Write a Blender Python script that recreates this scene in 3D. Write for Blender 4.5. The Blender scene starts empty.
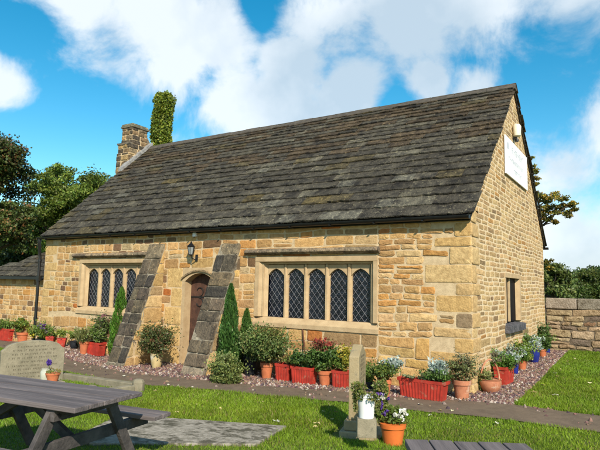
import bpy, math, random
import numpy as np
from mathutils import Vector, Matrix
random.seed(7); RNG = np.random.default_rng(11)
R = math.radians
sc = bpy.context.scene
COL = sc.collection

# ------------------------------------------------------------------ camera
CAM = np.array([2.5827, -9.5055, 1.60]); YAW, PITCH, ROLL, FPX = 0.57171, 0.11227, 0.02118, 544.46
D = np.array([-math.sin(YAW)*math.cos(PITCH), math.cos(YAW)*math.cos(PITCH), math.sin(PITCH)])
r_ = np.array([math.cos(YAW), math.sin(YAW), 0.]); u_ = np.cross(r_, D)
RT = r_*math.cos(ROLL)+u_*math.sin(ROLL); UP = -r_*math.sin(ROLL)+u_*math.cos(ROLL)
camd = bpy.data.cameras.new('camera'); cam = bpy.data.objects.new('camera', camd); COL.objects.link(cam)
cam.matrix_world = Matrix(((RT[0], UP[0], -D[0], CAM[0]), (RT[1], UP[1], -D[1], CAM[1]), (RT[2], UP[2], -D[2], CAM[2]), (0, 0, 0, 1)))
camd.sensor_width = 36; camd.lens = FPX/600*36; camd.clip_end = 3000; camd.clip_start = .05
sc.camera = cam

def ray(px, py): return D + RT*(px-300)/FPX - UP*(py-225)/FPX
def on(px, py, ax, v):
    k = ray(px, py); return CAM + k*((v-CAM[ax])/k[ax])
def sst(a, b, v):
    t = np.clip((v-a)/(b-a), 0, 1); return t*t*(3-2*t)
def gz(x, y):
    x = np.asarray(x, float); y = np.asarray(y, float)
    z = -.15 + .02*np.clip(x, -16, 0) + .12*sst(-3.0, -5.8, y) + .13*sst(1, 7, y)*sst(-.6, .3, x)
    z = z + .18*sst(-9.0, -10.8, x)*sst(-13.4, -12.2, x)*sst(-1.15, -.45, y)*(1-sst(.2, 1.2, y))
    return z
def G(px, py):
    k = ray(px, py); t = 1.0
    for _ in range(60):
        p = CAM+k*t; e = p[2]-float(gz(p[0], p[1])); t -= e/k[2]*.8
    return CAM+k*t
def gv(x, y, dz=0): return (x, y, float(gz(x, y))+dz)
def pxm(P): return float((np.asarray(P)-CAM)@D)/FPX      # metres per photo pixel at P

# ------------------------------------------------------------------ materials
def nd(nt, t, **k):
    n = nt.nodes.new(t)
    for a, b in k.items(): setattr(n, a, b)
    return n
def M(name, col, col2=None, rough=.85, scale=6., bump=.3, bscale=60., attr=False, spec=.3, metal=0., transl=0., col3=None, s3=2., t3=.62, dist=.01, detail=6., lo=.35, hi=.65, stretch=None):
    m = bpy.data.materials.new(name); m.use_nodes = True; nt = m.node_tree; L = nt.links
    b = nt.nodes['Principled BSDF']; b.inputs['Roughness'].default_value = rough
    b.inputs['Specular IOR Level'].default_value = spec; b.inputs['Metallic'].default_value = metal
    tc = nd(nt, 'ShaderNodeTexCoord'); n1 = nd(nt, 'ShaderNodeTexNoise'); n1.inputs['Scale'].default_value = scale; n1.inputs['Detail'].default_value = detail
    n1.inputs['Roughness'].default_value = .65
    VEC = tc.outputs['Object']
    if stretch:
        mpn = nd(nt, 'ShaderNodeMapping', vector_type='TEXTURE'); mpn.inputs['Rotation'].default_value = (0, 0, stretch[0]); mpn.inputs['Scale'].default_value = (stretch[1], 1, 1)
        L.new(VEC, mpn.inputs['Vector']); VEC = mpn.outputs[0]
    L.new(VEC, n1.inputs['Vector'])
    cr = nd(nt, 'ShaderNodeValToRGB'); cr.color_ramp.elements[0].position = lo; cr.color_ramp.elements[1].position = hi
    col2 = col2 or tuple(c*.7 for c in col)
    cr.color_ramp.elements[0].color = (*col2, 1); cr.color_ramp.elements[1].color = (*col, 1)
    L.new(n1.outputs['Fac'], cr.inputs['Fac']); out = cr.outputs['Color']
    if col3:
        n3 = nd(nt, 'ShaderNodeTexNoise'); n3.inputs['Scale'].default_value = s3; n3.inputs['Detail'].default_value = 8
        n3.inputs['Roughness'].default_value = .7
        L.new(VEC, n3.inputs['Vector'])
        c3 = nd(nt, 'ShaderNodeValToRGB'); c3.color_ramp.elements[0].position = t3-.05; c3.color_ramp.elements[1].position = t3+.05
        L.new(n3.outputs['Fac'], c3.inputs['Fac'])
        mx = nd(nt, 'ShaderNodeMix', data_type='RGBA'); L.new(c3.outputs['Color'], mx.inputs[0]); L.new(out, mx.inputs[6]); mx.inputs[7].default_value = (*col3, 1)
        out = mx.outputs[2]
    if attr:
        at = nd(nt, 'ShaderNodeAttribute', attribute_name='tint')
        mm = nd(nt, 'ShaderNodeMix', data_type='RGBA', blend_type='MULTIPLY'); mm.inputs[0].default_value = 1
        L.new(out, mm.inputs[6]); L.new(at.outputs['Color'], mm.inputs[7]); out = mm.outputs[2]
    L.new(out, b.inputs['Base Color'])
    if bump:
        n2 = nd(nt, 'ShaderNodeTexNoise'); n2.inputs['Scale'].default_value = bscale; n2.inputs['Detail'].default_value = 5
        L.new(VEC, n2.inputs['Vector'])
        bp = nd(nt, 'ShaderNodeBump'); bp.inputs['Strength'].default_value = bump; bp.inputs['Distance'].default_value = dist
        L.new(n2.outputs['Fac'], bp.inputs['Height']); L.new(bp.outputs['Normal'], b.inputs['Normal'])
    if transl:
        tr = nd(nt, 'ShaderNodeBsdfTranslucent'); L.new(out, tr.inputs['Color'])
        ms = nd(nt, 'ShaderNodeMixShader'); ms.inputs[0].default_value = transl
        L.new(b.outputs[0], ms.inputs[1]); L.new(tr.outputs[0], ms.inputs[2]); L.new(ms.outputs[0], nt.nodes['Material Output'].inputs['Surface'])
    return m
W1 = (1, 1, 1); W7 = (.78, .78, .78)
MT = dict(
 mortar=M('mortar', (.58, .44, .265), (.42, .305, .175), scale=9, bump=.6, bscale=70),
 mortarpale=M('pale mortar', (.64, .51, .33), (.50, .38, .23), scale=9, bump=.5, bscale=70),
 stone=M('sandstone', (1.02, .97, .86), (.66, .59, .48), attr=True, scale=11, bump=.6, bscale=34, col3=(.42, .34, .26), s3=7, t3=.66, dist=.02),
 dressed=M('dressed sandstone', (.46, .335, .19), (.36, .25, .135), scale=5, bump=.35, bscale=50, col3=(.26, .19, .11), s3=4, t3=.68),
 sooty=M('weathered sandstone', (1.25, 1.2, 1.1), (.40, .39, .38), attr=True, scale=8, bump=1., bscale=30, dist=.03, col3=(2.2, 1.9, 1.5), s3=13, t3=.63),
 slate=M('stone slate', (1.3, 1.24, 1.08), (.30, .29, .29), attr=True, scale=4.5, lo=.36, hi=.64, detail=12, bump=1., bscale=28, dist=.035, col3=(2.3, 2.2, 1.75), s3=13, t3=.60, rough=.85, spec=.2),
 ridge=M('ridge stone', (.10, .085, .065), (.05, .042, .035), scale=8, bump=.8),
 black=M('black plastic', (.012, .012, .013), (.006, .006, .007), rough=.35, bump=.05, spec=.5),
 blackpot=M('black pot plastic', (.02, .022, .026), rough=.45, bump=.05),
 glass=M('dark leaded glass', (.010, .013, .024), (.004, .005, .009), rough=.10, scale=3, bump=.5, bscale=14, dist=.02, spec=.5),
 lead=M('lead came', (.21, .21, .22), (.09, .09, .10), rough=.6, bump=.1),
 door=M('oak door', (.105, .048, .03), (.045, .022, .015), scale=7, bump=.6, bscale=30),
 iron=M('wrought iron', (.015, .013, .012), rough=.6),
 white=M('white paint', (.78, .78, .76), (.68, .69, .68), rough=.5, bump=.05, scale=3),
 cream=M('cream plastic', (.7, .64, .5), (.6, .55, .42), rough=.45, bump=.05),
 letter=M('grey lettering', (.42, .45, .5), (.36, .39, .44), bump=0),
 flash=M('lead flashing', (.33, .32, .30), (.16, .155, .15), rough=.6, scale=12, bump=.3),
 pointing=M('pale pointing', (.33, .28, .20), (.07, .062, .05), scale=6, bump=.5),
 terra=M('terracotta', (.50, .155, .065), (.38, .11, .045), scale=9, bump=.15, col3=(.46, .26, .17), s3=5, t3=.66, rough=.8),
 terrapale=M('pale terracotta', (.46, .19, .10), (.34, .125, .065), scale=9, bump=.15, col3=(.48, .32, .22), s3=7, t3=.6, rough=.85),
 redp=M('red plastic', (.44, .042, .026), (.27, .028, .018), rough=.55, bump=.08, scale=5, col3=(.33, .12, .075), s3=9, t3=.62, detail=9),
 orange=M('orange plastic', (.62, .16, .035), (.5, .12, .028), rough=.5, bump=.05, scale=4),
 blue=M('blue glaze', (.02, .03, .22), (.012, .018, .12), rough=.2, bump=.1, spec=.6),
 creampot=M('cream glazed pot', (.55, .43, .22), (.42, .31, .14), rough=.45, bump=.1, col3=(.6, .56, .45), s3=4, t3=.62),
 soil=M('soil', (.05, .032, .02), (.02, .013, .009), scale=30, bump=1, bscale=60),
 leaf=M('leaf', W1, (.7, .75, .6), attr=True, scale=3, bump=0, rough=.5, spec=.35, transl=.28),
 petal=M('petal', W1, (.9, .9, .9), attr=True, scale=5, bump=0, rough=.6, transl=.25),
 bark=M('bark', (.10, .075, .05), (.04, .03, .02), scale=12, bump=1, bscale=25, dist=.03),
 timber=M('weathered timber', (.155, .135, .15), (.075, .065, .075), scale=3, bump=.7, bscale=40, rough=.7),
 timberd=M('old dark timber', (.10, .086, .08), (.035, .031, .03), scale=5, bump=.7, bscale=40, rough=.8),
 asphalt=M('path asphalt', (.175, .125, .082), (.115, .082, .054), scale=4, bump=.8, bscale=150, rough=.9, col3=(.20, .15, .10), s3=30, t3=.6),
 concrete=M('old slab', (.38, .335, .275), (.17, .15, .11), scale=14, bump=.8, bscale=50, col3=(.085, .075, .05), s3=5.5, t3=.545, detail=14),
 gravestone=M('grave sandstone', (.26, .225, .155), (.17, .15, .10), scale=5, bump=.5, bscale=60, col3=(.14, .13, .09), s3=12, t3=.62),
 monument=M('monument sandstone', (.33, .26, .15), (.25, .19, .10), scale=4, bump=.5, bscale=50, col3=(.19, .16, .10), s3=8, t3=.62),
 carve=M('cut lettering', (.10, .085, .055), bump=0),
 ground=M('lawn ground', (.12, .16, .02), (.07, .095, .014), scale=2.5, bump=1, bscale=60, dist=.03, col3=(.10, .10, .03), s3=1.2, t3=.6),
 gravel=M('gravel ground', (.17, .105, .085), (.08, .05, .042), scale=40, bump=1, bscale=70, col3=(.27, .20, .17), s3=50, t3=.56),
 pebble=M('pebble', W1, W7, attr=True, scale=30, bump=.3),
 grass=M('grass blade', W1, (.8, .85, .7), attr=True, scale=1.1, bump=0, rough=.55, spec=.25, transl=.35, detail=3),
 dryleaf=M('dry leaf', W1, W7, attr=True, scale=20, bump=.2, transl=.15),
 rubble=M('boundary sandstone', W1, (.6, .58, .55), attr=True, scale=9, bump=1, bscale=25, dist=.03, col3=(.35, .31, .24), s3=5, t3=.6),
 lampglass=M('lantern glass', (.25, .27, .27), rough=.1, bump=0, spec=.8),
)

# ------------------------------------------------------------------ mesh helpers
class MB:
    def __init__(s, mats): s.v = []; s.f = []; s.c = []; s.mi = []; s.mats = mats
    def add(s, vs, fs, col=(1, 1, 1), mi=0):
        o = len(s.v); s.v += [tuple(map(float, p)) for p in vs]; s.c += [col]*len(vs)
        for f in fs: s.f.append([o+i for i in f]); s.mi.append(mi)
    def box(s, a, b, col=(1, 1, 1), mi=0, jit=0., T=None):
        x0, y0, z0 = a; x1, y1, z1 = b
        vs = [(x, y, z) for z in (z0, z1) for y in (y0, y1) for x in (x0, x1)]
        if jit: vs = [tuple(q+random.uniform(-jit, jit) for q in p) for p in vs]
        if T: vs = [T(*p) for p in vs]
        s.add(vs, [(0, 2, 3, 1), (4, 5, 7, 6), (0, 1, 5, 4), (2, 6, 7, 3), (0, 4, 6, 2), (1, 3, 7, 5)], col, mi)
    def prism(s, poly, ext, col=(1, 1, 1), mi=0):   # poly: 3D pts, ext: vector
        n = len(poly); e = np.array(ext, float); a = [np.array(p, float) for p in poly]
        s.add(a+[p+e for p in a], [tuple(range(n))[::-1], tuple(range(n, 2*n))]+[(i, (i+1) % n, n+(i+1) % n, n+i) for i in range(n)], col, mi)
    def lathe(s, prof, c, n=20, col=(1, 1, 1), mi=0, sx=1., sy=1., capb=True):
        c = np.array(c, float); vs = []; fs = []
        for r, z in prof:
            for i in range(n):
                a = 2*math.pi*i/n; vs.append(c+np.array([r*math.cos(a)*sx, r*math.sin(a)*sy, z]))
        for k in range(len(prof)-1):
            for i in range(n): fs.append((k*n+i, k*n+(i+1) % n, (k+1)*n+(i+1) % n, (k+1)*n+i))
        if capb: fs.append(tuple(range(n))[::-1])
        fs.append(tuple(range((len(prof)-1)*n, len(prof)*n)))
        s.add(vs, fs, col, mi)
    def tube(s, pts, rad, n=8, col=(1, 1, 1), mi=0):
        pts = [np.array(p, float) for p in pts]
        rads = rad if hasattr(rad, '__len__') else [rad]*len(pts)
        vs = []; fs = []; ref = None
        for i, p in enumerate(pts):
            t = pts[min(i+1, len(pts)-1)]-pts[max(i-1, 0)]; t /= np.linalg.norm(t)+1e-9
            if ref is None: ref = np.array([0, 0, 1.]) if abs(t[2]) < .9 else np.array([1., 0, 0])
            a = np.cross(t, ref); a /= np.linalg.norm(a)+1e-9; b = np.cross(t, a); ref = np.cross(a, t)
            for k in range(n):
                q = 2*math.pi*k/n; vs.append(p+rads[i]*(a*math.cos(q)+b*math.sin(q)))
        for i in range(len(pts)-1):
            for k in range(n): fs.append((i*n+k, i*n+(k+1) % n, (i+1)*n+(k+1) % n, (i+1)*n+k))
        fs.append(tuple(range(n))[::-1]); fs.append(tuple(range((len(pts)-1)*n, len(pts)*n)))
        s.add(vs, fs, col, mi)
    def build(s, name, parent=None, smooth=False, bevel=0.):
        me = bpy.data.meshes.new(name); me.from_pydata(s.v, [], s.f)
        for m in s.mats: me.materials.append(m)
        me.polygons.foreach_set('material_index', s.mi)
        at = me.attributes.new('tint', 'FLOAT_COLOR', 'POINT')
        at.data.foreach_set('color', np.array([(*c, 1) for c in s.c], dtype=np.float32).ravel())
        if smooth:
            me.polygons.foreach_set('use_smooth', [True]*len(me.polygons))
            me.set_sharp_from_angle(angle=R(38))
        me.update(); o = bpy.data.objects.new(name, me); COL.objects.link(o)
        if parent is not None: put(o, parent)
        if bevel:
            b = o.modifiers.new('bevel', 'BEVEL'); b.width = bevel; b.segments = 2; b.limit_method = 'ANGLE'
        return o
def put(o, parent):          # child keeps its world placement (all meshes are written in world space)
    o.parent = parent; o.matrix_parent_inverse = PW[parent.name].inverted() if parent.name in PW else Matrix()
PW = {}
def tag(o, label, cat=None, group=None, kind=None):
    if label: o['label'] = label
    if cat: o['category'] = cat
    if group: o['group'] = group
    if kind: o['kind'] = kind
    return o
def thing(name, loc, label, cat, group=None):
    o = bpy.data.objects.new(name, None); COL.objects.link(o); o.location = tuple(map(float, loc)); o.empty_display_size = .2
    PW[o.name] = Matrix.Translation(o.location); return tag(o, label, cat, group)
def struct(o): o['kind'] = 'structure'; return o

class Leaves:      # many small leaf faces gathered into one mesh
    def __init__(s): s.V = []; s.C = []
    def quads(s, c, n, length, width, col, up=None, var=.25, droop=0.):
        """c (N,3) centres; n leaf axis directions (N,3); """
        N = len(c); a = n/(np.linalg.norm(n, axis=1, keepdims=True)+1e-9)
        q = RNG.normal(size=(N, 3)); b = np.cross(a, q); b /= np.linalg.norm(b, axis=1, keepdims=True)+1e-9
        L_ = np.asarray(length).reshape(-1, 1)*np.ones((N, 1)); W_ = np.asarray(width).reshape(-1, 1)*np.ones((N, 1))
        tip = c+a*L_*.5; tip[:, 2] -= droop*L_[:, 0]
        mid = c+np.cross(a, b)*L_*.06
        v = np.stack([c-a*L_*.5, mid+b*W_*.5, tip, mid-b*W_*.5], 1)
        s.V.append(v.reshape(-1, 3)); k = np.array(col, float)*np.ones((N, 3))
        k = k*(1+RNG.uniform(-var, var, (N, 1))); k[:, 0] *= 1+RNG.uniform(-var*.6, var*.6, N)
        s.C.append(np.repeat(np.clip(k, 0, 1), 4, 0))
    def blob(s, c, r, n, size, col, var=.3, shell=.55, aspect=.55, upb=.3, col2=None, mix=.3):
        d = RNG.normal(size=(n, 3)); d /= np.linalg.norm(d, axis=1, keepdims=True)
        rad = shell+(1-shell)*RNG.random((n, 1))**.6
        rad *= 1+.18*np.sin(d[:, :1]*5+d[:, 1:2]*4+c[0]*3)+.1*RNG.normal(size=(n, 1))
        p = np.array(c)+d*rad*np.array(r)
        ax = d*.5+RNG.normal(size=(n, 3))*.7; ax[:, 2] += upb
        cc = np.array(col)*np.ones((n, 3))
        if col2 is not None: m = RNG.random(n) < mix; cc[m] = col2
        s.quads(p, ax, size*RNG.uniform(.6, 1.3, n), size*aspect*RNG.uniform(.7, 1.2, n), cc, var=var)
    def spikes(s, c, n, length, width, col, spread=.6, var=.2, r0=.03, up=1.):
        d = RNG.normal(size=(n, 3)); d[:, 2] = np.abs(d[:, 2])*.6+up; d[:, :2] *= spread
        d /= np.linalg.norm(d, axis=1, keepdims=True); L_ = length*RNG.uniform(.55, 1.1, n)
        b = np.array(c)+RNG.normal(size=(n, 3))*np.array([r0, r0, r0*.2])
        s.quads(b+d*L_[:, None]*.5, d, L_, width*RNG.uniform(.7, 1.2, n), col, var=var, droop=.12)
    def build(s, name, parent=None, mat=None):
        V = np.concatenate(s.V); C = np.concatenate(s.C); n = len(V)//4
        me = bpy.data.meshes.new(name); me.vertices.add(len(V)); me.vertices.foreach_set('co', V.astype(np.float32).ravel())
        me.loops.add(len(V)); me.loops.foreach_set('vertex_index', np.arange(len(V), dtype=np.int32))
        me.polygons.add(n); me.polygons.foreach_set('loop_start', np.arange(n, dtype=np.int32)*4)
        me.materials.append(mat or MT['leaf'])
        at = me.attributes.new('tint', 'FLOAT_COLOR', 'POINT')
        at.data.foreach_set('color', np.concatenate([C, np.ones((len(C), 1))], 1).astype(np.float32).ravel())
        me.update(calc_edges=True); me.validate()
        o = bpy.data.objects.new(name, me); COL.objects.link(o)
        if parent is not None: put(o, parent)
        return o

# ------------------------------------------------------------------ masonry
def clip(poly, planes):
    for (a, b, c) in planes:         # keep a*u+b*v<=c
        out = []
        for i in range(len(poly)):
            p, q = poly[i], poly[(i+1) % len(poly)]; dp = a*p[0]+b*p[1]-c; dq = a*q[0]+b*q[1]-c
            if dp <= 0: out.append(p)
            if dp*dq < 0: t = dp/(dp-dq); out.append((p[0]+(q[0]-p[0])*t, p[1]+(q[1]-p[1])*t))
        poly = out
        if len(poly) < 3: return []
    return poly
def area(p): return abs(sum(p[i][0]*p[(i+1) % len(p)][1]-p[(i+1) % len(p)][0]*p[i][1] for i in range(len(p))))/2
def stone(mb, T, u0, u1, v0, v1, col, gap=.007, dep=.009, jit=.006, planes=(), mi=1, wob=None, w0=0.):
    w, h = u1-u0, v1-v0
    if w < .03 or h < .025: return
    cr = min(.022, w*.2, h*.25)*random.uniform(.5, 1.4)
    g = gap*random.uniform(.7, 1.3); a, b, c, d = u0+g, u1-g, v0+g, v1-g
    J = lambda: random.uniform(-jit, jit)
    pts = [(a+cr, c)]+[(a+w*t, c) for t in (.35, .65)]+[(b-cr, c), (b, c+cr), (b, (c+d)/2), (b, d-cr), (b-cr, d)]+[(a+w*t, d) for t in (.65, .35)]+[(a+cr, d), (a, d-cr), (a, (c+d)/2), (a, c+cr)]
    pts = [(p[0]+J(), p[1]+J()) for p in pts]
    if wob: pts = [(p[0], p[1]+wob(p[0], p[1])) for p in pts]
    if planes: pts = clip(pts, planes)
    if len(pts) < 3 or area(pts) < .0008: return
    cu = sum(p[0] for p in pts)/len(pts); cv = sum(p[1] for p in pts)/len(pts); m = min(w, h)
    def ins(k): 
        f = 1-k/m*2; return [(cu+(p[0]-cu)*f, cv+(p[1]-cv)*f) for p in pts]
    tu, tv = random.uniform(-.035, .035)*dep/.014, random.uniform(-.05, .05)*dep/.014; dp = dep*random.uniform(.5, 1.5)
    r1, r2 = ins(min(.007, m*.1)), ins(min(.03, m*.25)); n = len(pts)
    V = [T(u, v, w0-.01) for u, v in pts]+[T(u, v, w0+dp*.7+(u-cu)*tu+(v-cv)*tv) for u, v in r1]
    V += [T(u, v, w0+dp+random.uniform(-.003, .004)+(u-cu)*tu+(v-cv)*tv) for u, v in r2]
    F = [(i, (i+1) % n, n+(i+1) % n, n+i) for i in range(n)]+[(n+i, n+(i+1) % n, 2*n+(i+1) % n, 2*n+i) for i in range(n)]
    V.append(T(cu, cv, w0+dp+random.uniform(0, .55)*dep)); F += [(2*n+i, 2*n+(i+1) % n, 3*n) for i in range(n)]
    mb.add(V, F, col, mi)
def pick(pal):
    t = random.random()*sum(w for w, _ in pal)
    for w, c in pal:
        t -= w
        if t <= 0: k = random.uniform(.84, 1.14); return tuple(min(.95, q*k*random.uniform(.97, 1.03)) for q in c)
    return pal[-1][1]
GOLD = [(34, (.52, .335, .155)), (24, (.43, .265, .12)), (14, (.55, .39, .21)), (9, (.48, .25, .085)), (6, (.34, .225, .115)), (4, (.18, .11, .06)), (1., (.44, .15, .04)), (6, (.40, .32, .20))]
GABLE = [(30, (.50, .36, .195)), (24, (.44, .31, .165)), (12, (.37, .26, .14)), (5, (.28, .195, .11)), (12, (.52, .38, .21)), (4, (.42, .24, .09))]
DARK = [(30, (.078, .064, .049)), (20, (.105, .085, .06)), (14, (.052, .046, .039)), (8, (.15, .115, .075))]
def courses(v0, v1, hmin, hmax):
    out = [v0]
    while out[-1] < v1-hmax*.6:
        out.append(min(v1, out[-1]+random.uniform(hmin, hmax)))
    out[-1] = v1
    return out
def free(u0, u1, v0, v1, holes):
    iv = [(u0, u1)]
    for a, b, c, d in holes:
        if v1 <= c+.01 or v0 >= d-.01: continue
        n = []
        for p, q in iv:
            if b <= p or a >= q: n.append((p, q)); continue
            if a > p+.02: n.append((p, a))
            if b < q-.02: n.append((b, q))
        iv = n
    return iv
def masonry(mb, T, u0, u1, breaks, h, wl, pal, holes=(), wob=None, planes=(), split=.12, **k):
    for i in range(len(breaks)-1):
        rows = courses(breaks[i], breaks[i+1], *h)
        for a, b in zip(rows, rows[1:]):
            hh = b-a
            for p, q in free(u0, u1, a, b, holes):
                x = p
                while x < q-.01:
                    w = random.uniform(*wl)*(hh/.17)**.5
                    if q-x-w < wl[0]*.6: w = q-x
                    w = min(w, q-x); c = pick(pal)
                    if hh > .15 and random.random() < split:
                        m = a+hh*random.uniform(.4, .6)
                        stone(mb, T, x, x+w, a, m, c, wob=wob, planes=planes, **k); stone(mb, T, x, x+w, m, b, pick(pal), wob=wob, planes=planes, **k)
                    else: stone(mb, T, x, x+w, a, b, c, wob=wob, planes=planes, **k)
                    x += w
def slab_cells(mb, T, u0, u1, v0, v1, th, holes, mi=0):
    us = sorted({u0, u1, *[h[0] for h in holes], *[h[1] for h in holes]}); vs = sorted({v0, v1, *[h[2] for h in holes], *[h[3] for h in holes]})
    for a, b in zip(us, us[1:]):
        for c, d in zip(vs, vs[1:]):
            m = ((a+b)/2, (c+d)/2)
            if any(h[0] < m[0] < h[1] and h[2] < m[1] < h[3] for h in holes): continue
            mb.box((a, -th, c), (b, 0, d), mi=mi, T=lambda u, w, v: T(u, v, w))

# ------------------------------------------------------------------ the chapel
LX, WY, RZ = -12.47, 7.56, 6.50
church = thing('chapel', (-6.2, 3.8, -.2), 'old golden sandstone chapel with steep stone slate roof, raking buttresses and mullioned windows', 'chapel')
EV0, RAKE = 2.93, (RZ-2.93)/(WY/2+.15)                 # eave height at y=-.15 and slope
def roofz(y): return EV0+RAKE*(y+.15) if y <= WY/2 else EV0+RAKE*(WY+.15-y)
win = dict(x0=-4.66, x1=-1.76, z0=.74, z1=2.22)
WINS = [win, dict(win, x0=-10.80, x1=-7.90)]
DX0, DX1, DZ = -6.74, -5.80, 1.66
fholes = [(w['x0'], w['x1'], w['z0'], w['z1']) for w in WINS]+[(DX0-.09, DX1+.09, -1.0, 1.98)]
TF = lambda u, v, w: (u, -w, v)                 # front wall: u=x, v=z, w outward (-y)
TG = lambda u, v, w: (w, u, v)                  # gable: u=y, v=z, w outward (+x)
mb = MB([MT['mortar'], MT['stone']])
slab_cells(mb, TF, LX, 0, -1.0, 3.03, .5, fholes)
def wobf(u, v): return .018*math.sin(u*1.7+v*2.1)+.012*math.sin(u*4.1+v*5)
random.seed(21)
# long and short corner blocks
qr = []; z = -.45; k = 0
while z < 2.98:
    h = random.uniform(.17, .33); h = min(h, 3.02-z)
    w = random.uniform(.55, .95) if k % 2 else random.uniform(.28, .45)
    qr.append((z, z+h, w)); z += h; k += 1
qholes = [(-w, .0, a, b) for a, b, w in qr]
for a, b, w in qr: stone(mb, TF, -w, .012, a, b, (.27, .20, .13) if a < 1.12 < b else random.choice([(.52, .35, .155), (.54, .36, .14), (.55, .40, .21), (.50, .35, .18)]), gap=.006, dep=.010, jit=.004)
ql = []; z = -.6; k = 0
while z < 2.95:
    h = min(random.uniform(.2, .32), 3.02-z); w = random.uniform(.5, .7) if k % 2 else random.uniform(.3, .42)
    ql.append((LX, LX+w, z, z+h)); stone(mb, TF, LX-.01, LX+w, z, z+h, random.choice([(.52, .37, .18), (.5, .35, .17)]), gap=.006); z += h; k += 1
# big blocks beside the door
bigs = []
for x0, x1, a, b in [(-7.42, -6.84, -.3, .12), (-7.25, -6.84, .12, .62), (-7.4, -6.84, .62, 1.05), (-7.2, -6.84, 1.05, 1.5), (-7.35, -6.84, 1.5, 1.98)]:
    bigs.append((x0, x1, a, b)); stone(mb, TF, x0, x1, a, b, random.choice([(.56, .40, .19), (.54, .38, .175)]), gap=.006, jit=.004)
hol = fholes+qholes+ql+bigs
# irregular rubble in zones
def zone(u0, u1, br, h, wl, pal, **k): masonry(mb, TF, u0, u1, br, h, wl, pal, holes=[x for x in hol], wob=wobf, **k)
zone(LX, -7.9, [-.6, .62, .74, 2.22, 2.42, 3.0], (.11, .20), (.2, .42), GOLD[:5]+[(15, (.19, .115, .07))]+GOLD[6:])
zone(-7.9, -4.66, [-.5, .74, 1.98, 2.22, 2.42, 3.0], (.12, .22), (.26, .62), GOLD)
zone(-4.66, -1.76, [-.45, .3, .74, 2.22, 2.42, 3.0], (.10, .2), (.28, .75), GOLD[:5]+[(1.5, (.44, .17, .05))])
zone(-1.76, 0, [-.45, .74], (.15, .27), (.3, .7), [(20, (.5, .32, .12)), (20, (.53, .36, .16)), (10, (.44, .28, .12)), (6, (.36, .25, .14))], jit=.012, dep=.014)
zone(-1.76, 0, [.74, 2.3, 3.0], (.09, .17), (.24, .62), GOLD[:4]+[(6, (.36, .25, .14)), (1, (.45, .18, .06))], jit=.012, dep=.013, split=.2)
fw = mb.build('front_wall', church)
# gable wall (right) with one low window
GW = dict(y0=2.5, y1=4.14, z0=.72, z1=1.98)
mb = MB([MT['mortarpale'], MT['stone']])
gh = [(GW['y0'], GW['y1'], GW['z0'], GW['z1'])]
for u0, u1, v0, v1 in [(.5, GW['y0'], -1, 2.98), (GW['y1'], WY, -1, 2.98), (GW['y0'], GW['y1'], -1, GW['z0']), (GW['y0'], GW['y1'], GW['z1'], 2.98)]:
    mb.box((u0, -.5, v0), (u1, 0, v1), T=lambda u, w, v: TG(u, v, w))
pent = [(.02, 2.98), (WY-.02, 2.98), (WY/2, 2.98+RAKE*(WY/2-.02)-.02)]
mb.prism([(-.5, u, v) for u, v in pent], (.5, 0, 0))
gp = [(-RAKE, 1, EV0+RAKE*.15-.03), (RAKE, 1, EV0+RAKE*(WY+.15)-.03)]
qg = []
for i, (a, b, w) in enumerate(qr):
    ww = .5 if i % 2 == 0 else .3
    qg.append((0, ww, a, b)); stone(mb, TG, -.012, ww, a, b, random.choice([(.55, .41, .22), (.52, .37, .19)]), gap=.006, dep=.014, jit=.003)
masonry(mb, TG, 0, WY, [-.4, .72, 1.98, 6.4], (.078, .118), (.34, .78), GABLE, holes=gh+qg, planes=gp, jit=.005, split=.03, gap=.0085, dep=.0055, wob=lambda u, v: .012*math.sin(u*2+v)+.008*math.sin(u*5.3+v*3))
gw_ = mb.build('gable_wall', church)
mb = MB([MT['mortar'], MT['stone']])
mb.box((LX, WY-.5, -1), (-.503, WY, 2.98)); mb.box((LX, .5, -1), (LX+.5, WY-.503, 2.98))
mb.prism([(LX, u, v) for u, v in pent], (.5, 0, 0))
TL = lambda u, v, w: (LX-w, u, v); TB = lambda u, v, w: (u, WY+w, v)
masonry(mb, TL, 0, WY, [-.6, 6.4], (.15, .24), (.3, .5), GOLD[:5], planes=gp, split=.05)
masonry(mb, TB, LX, 0, [-.6, 2.95], (.15, .24), (.3, .5), GOLD[:5], split=.05)
mb.build('rear_wall', church)

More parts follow.
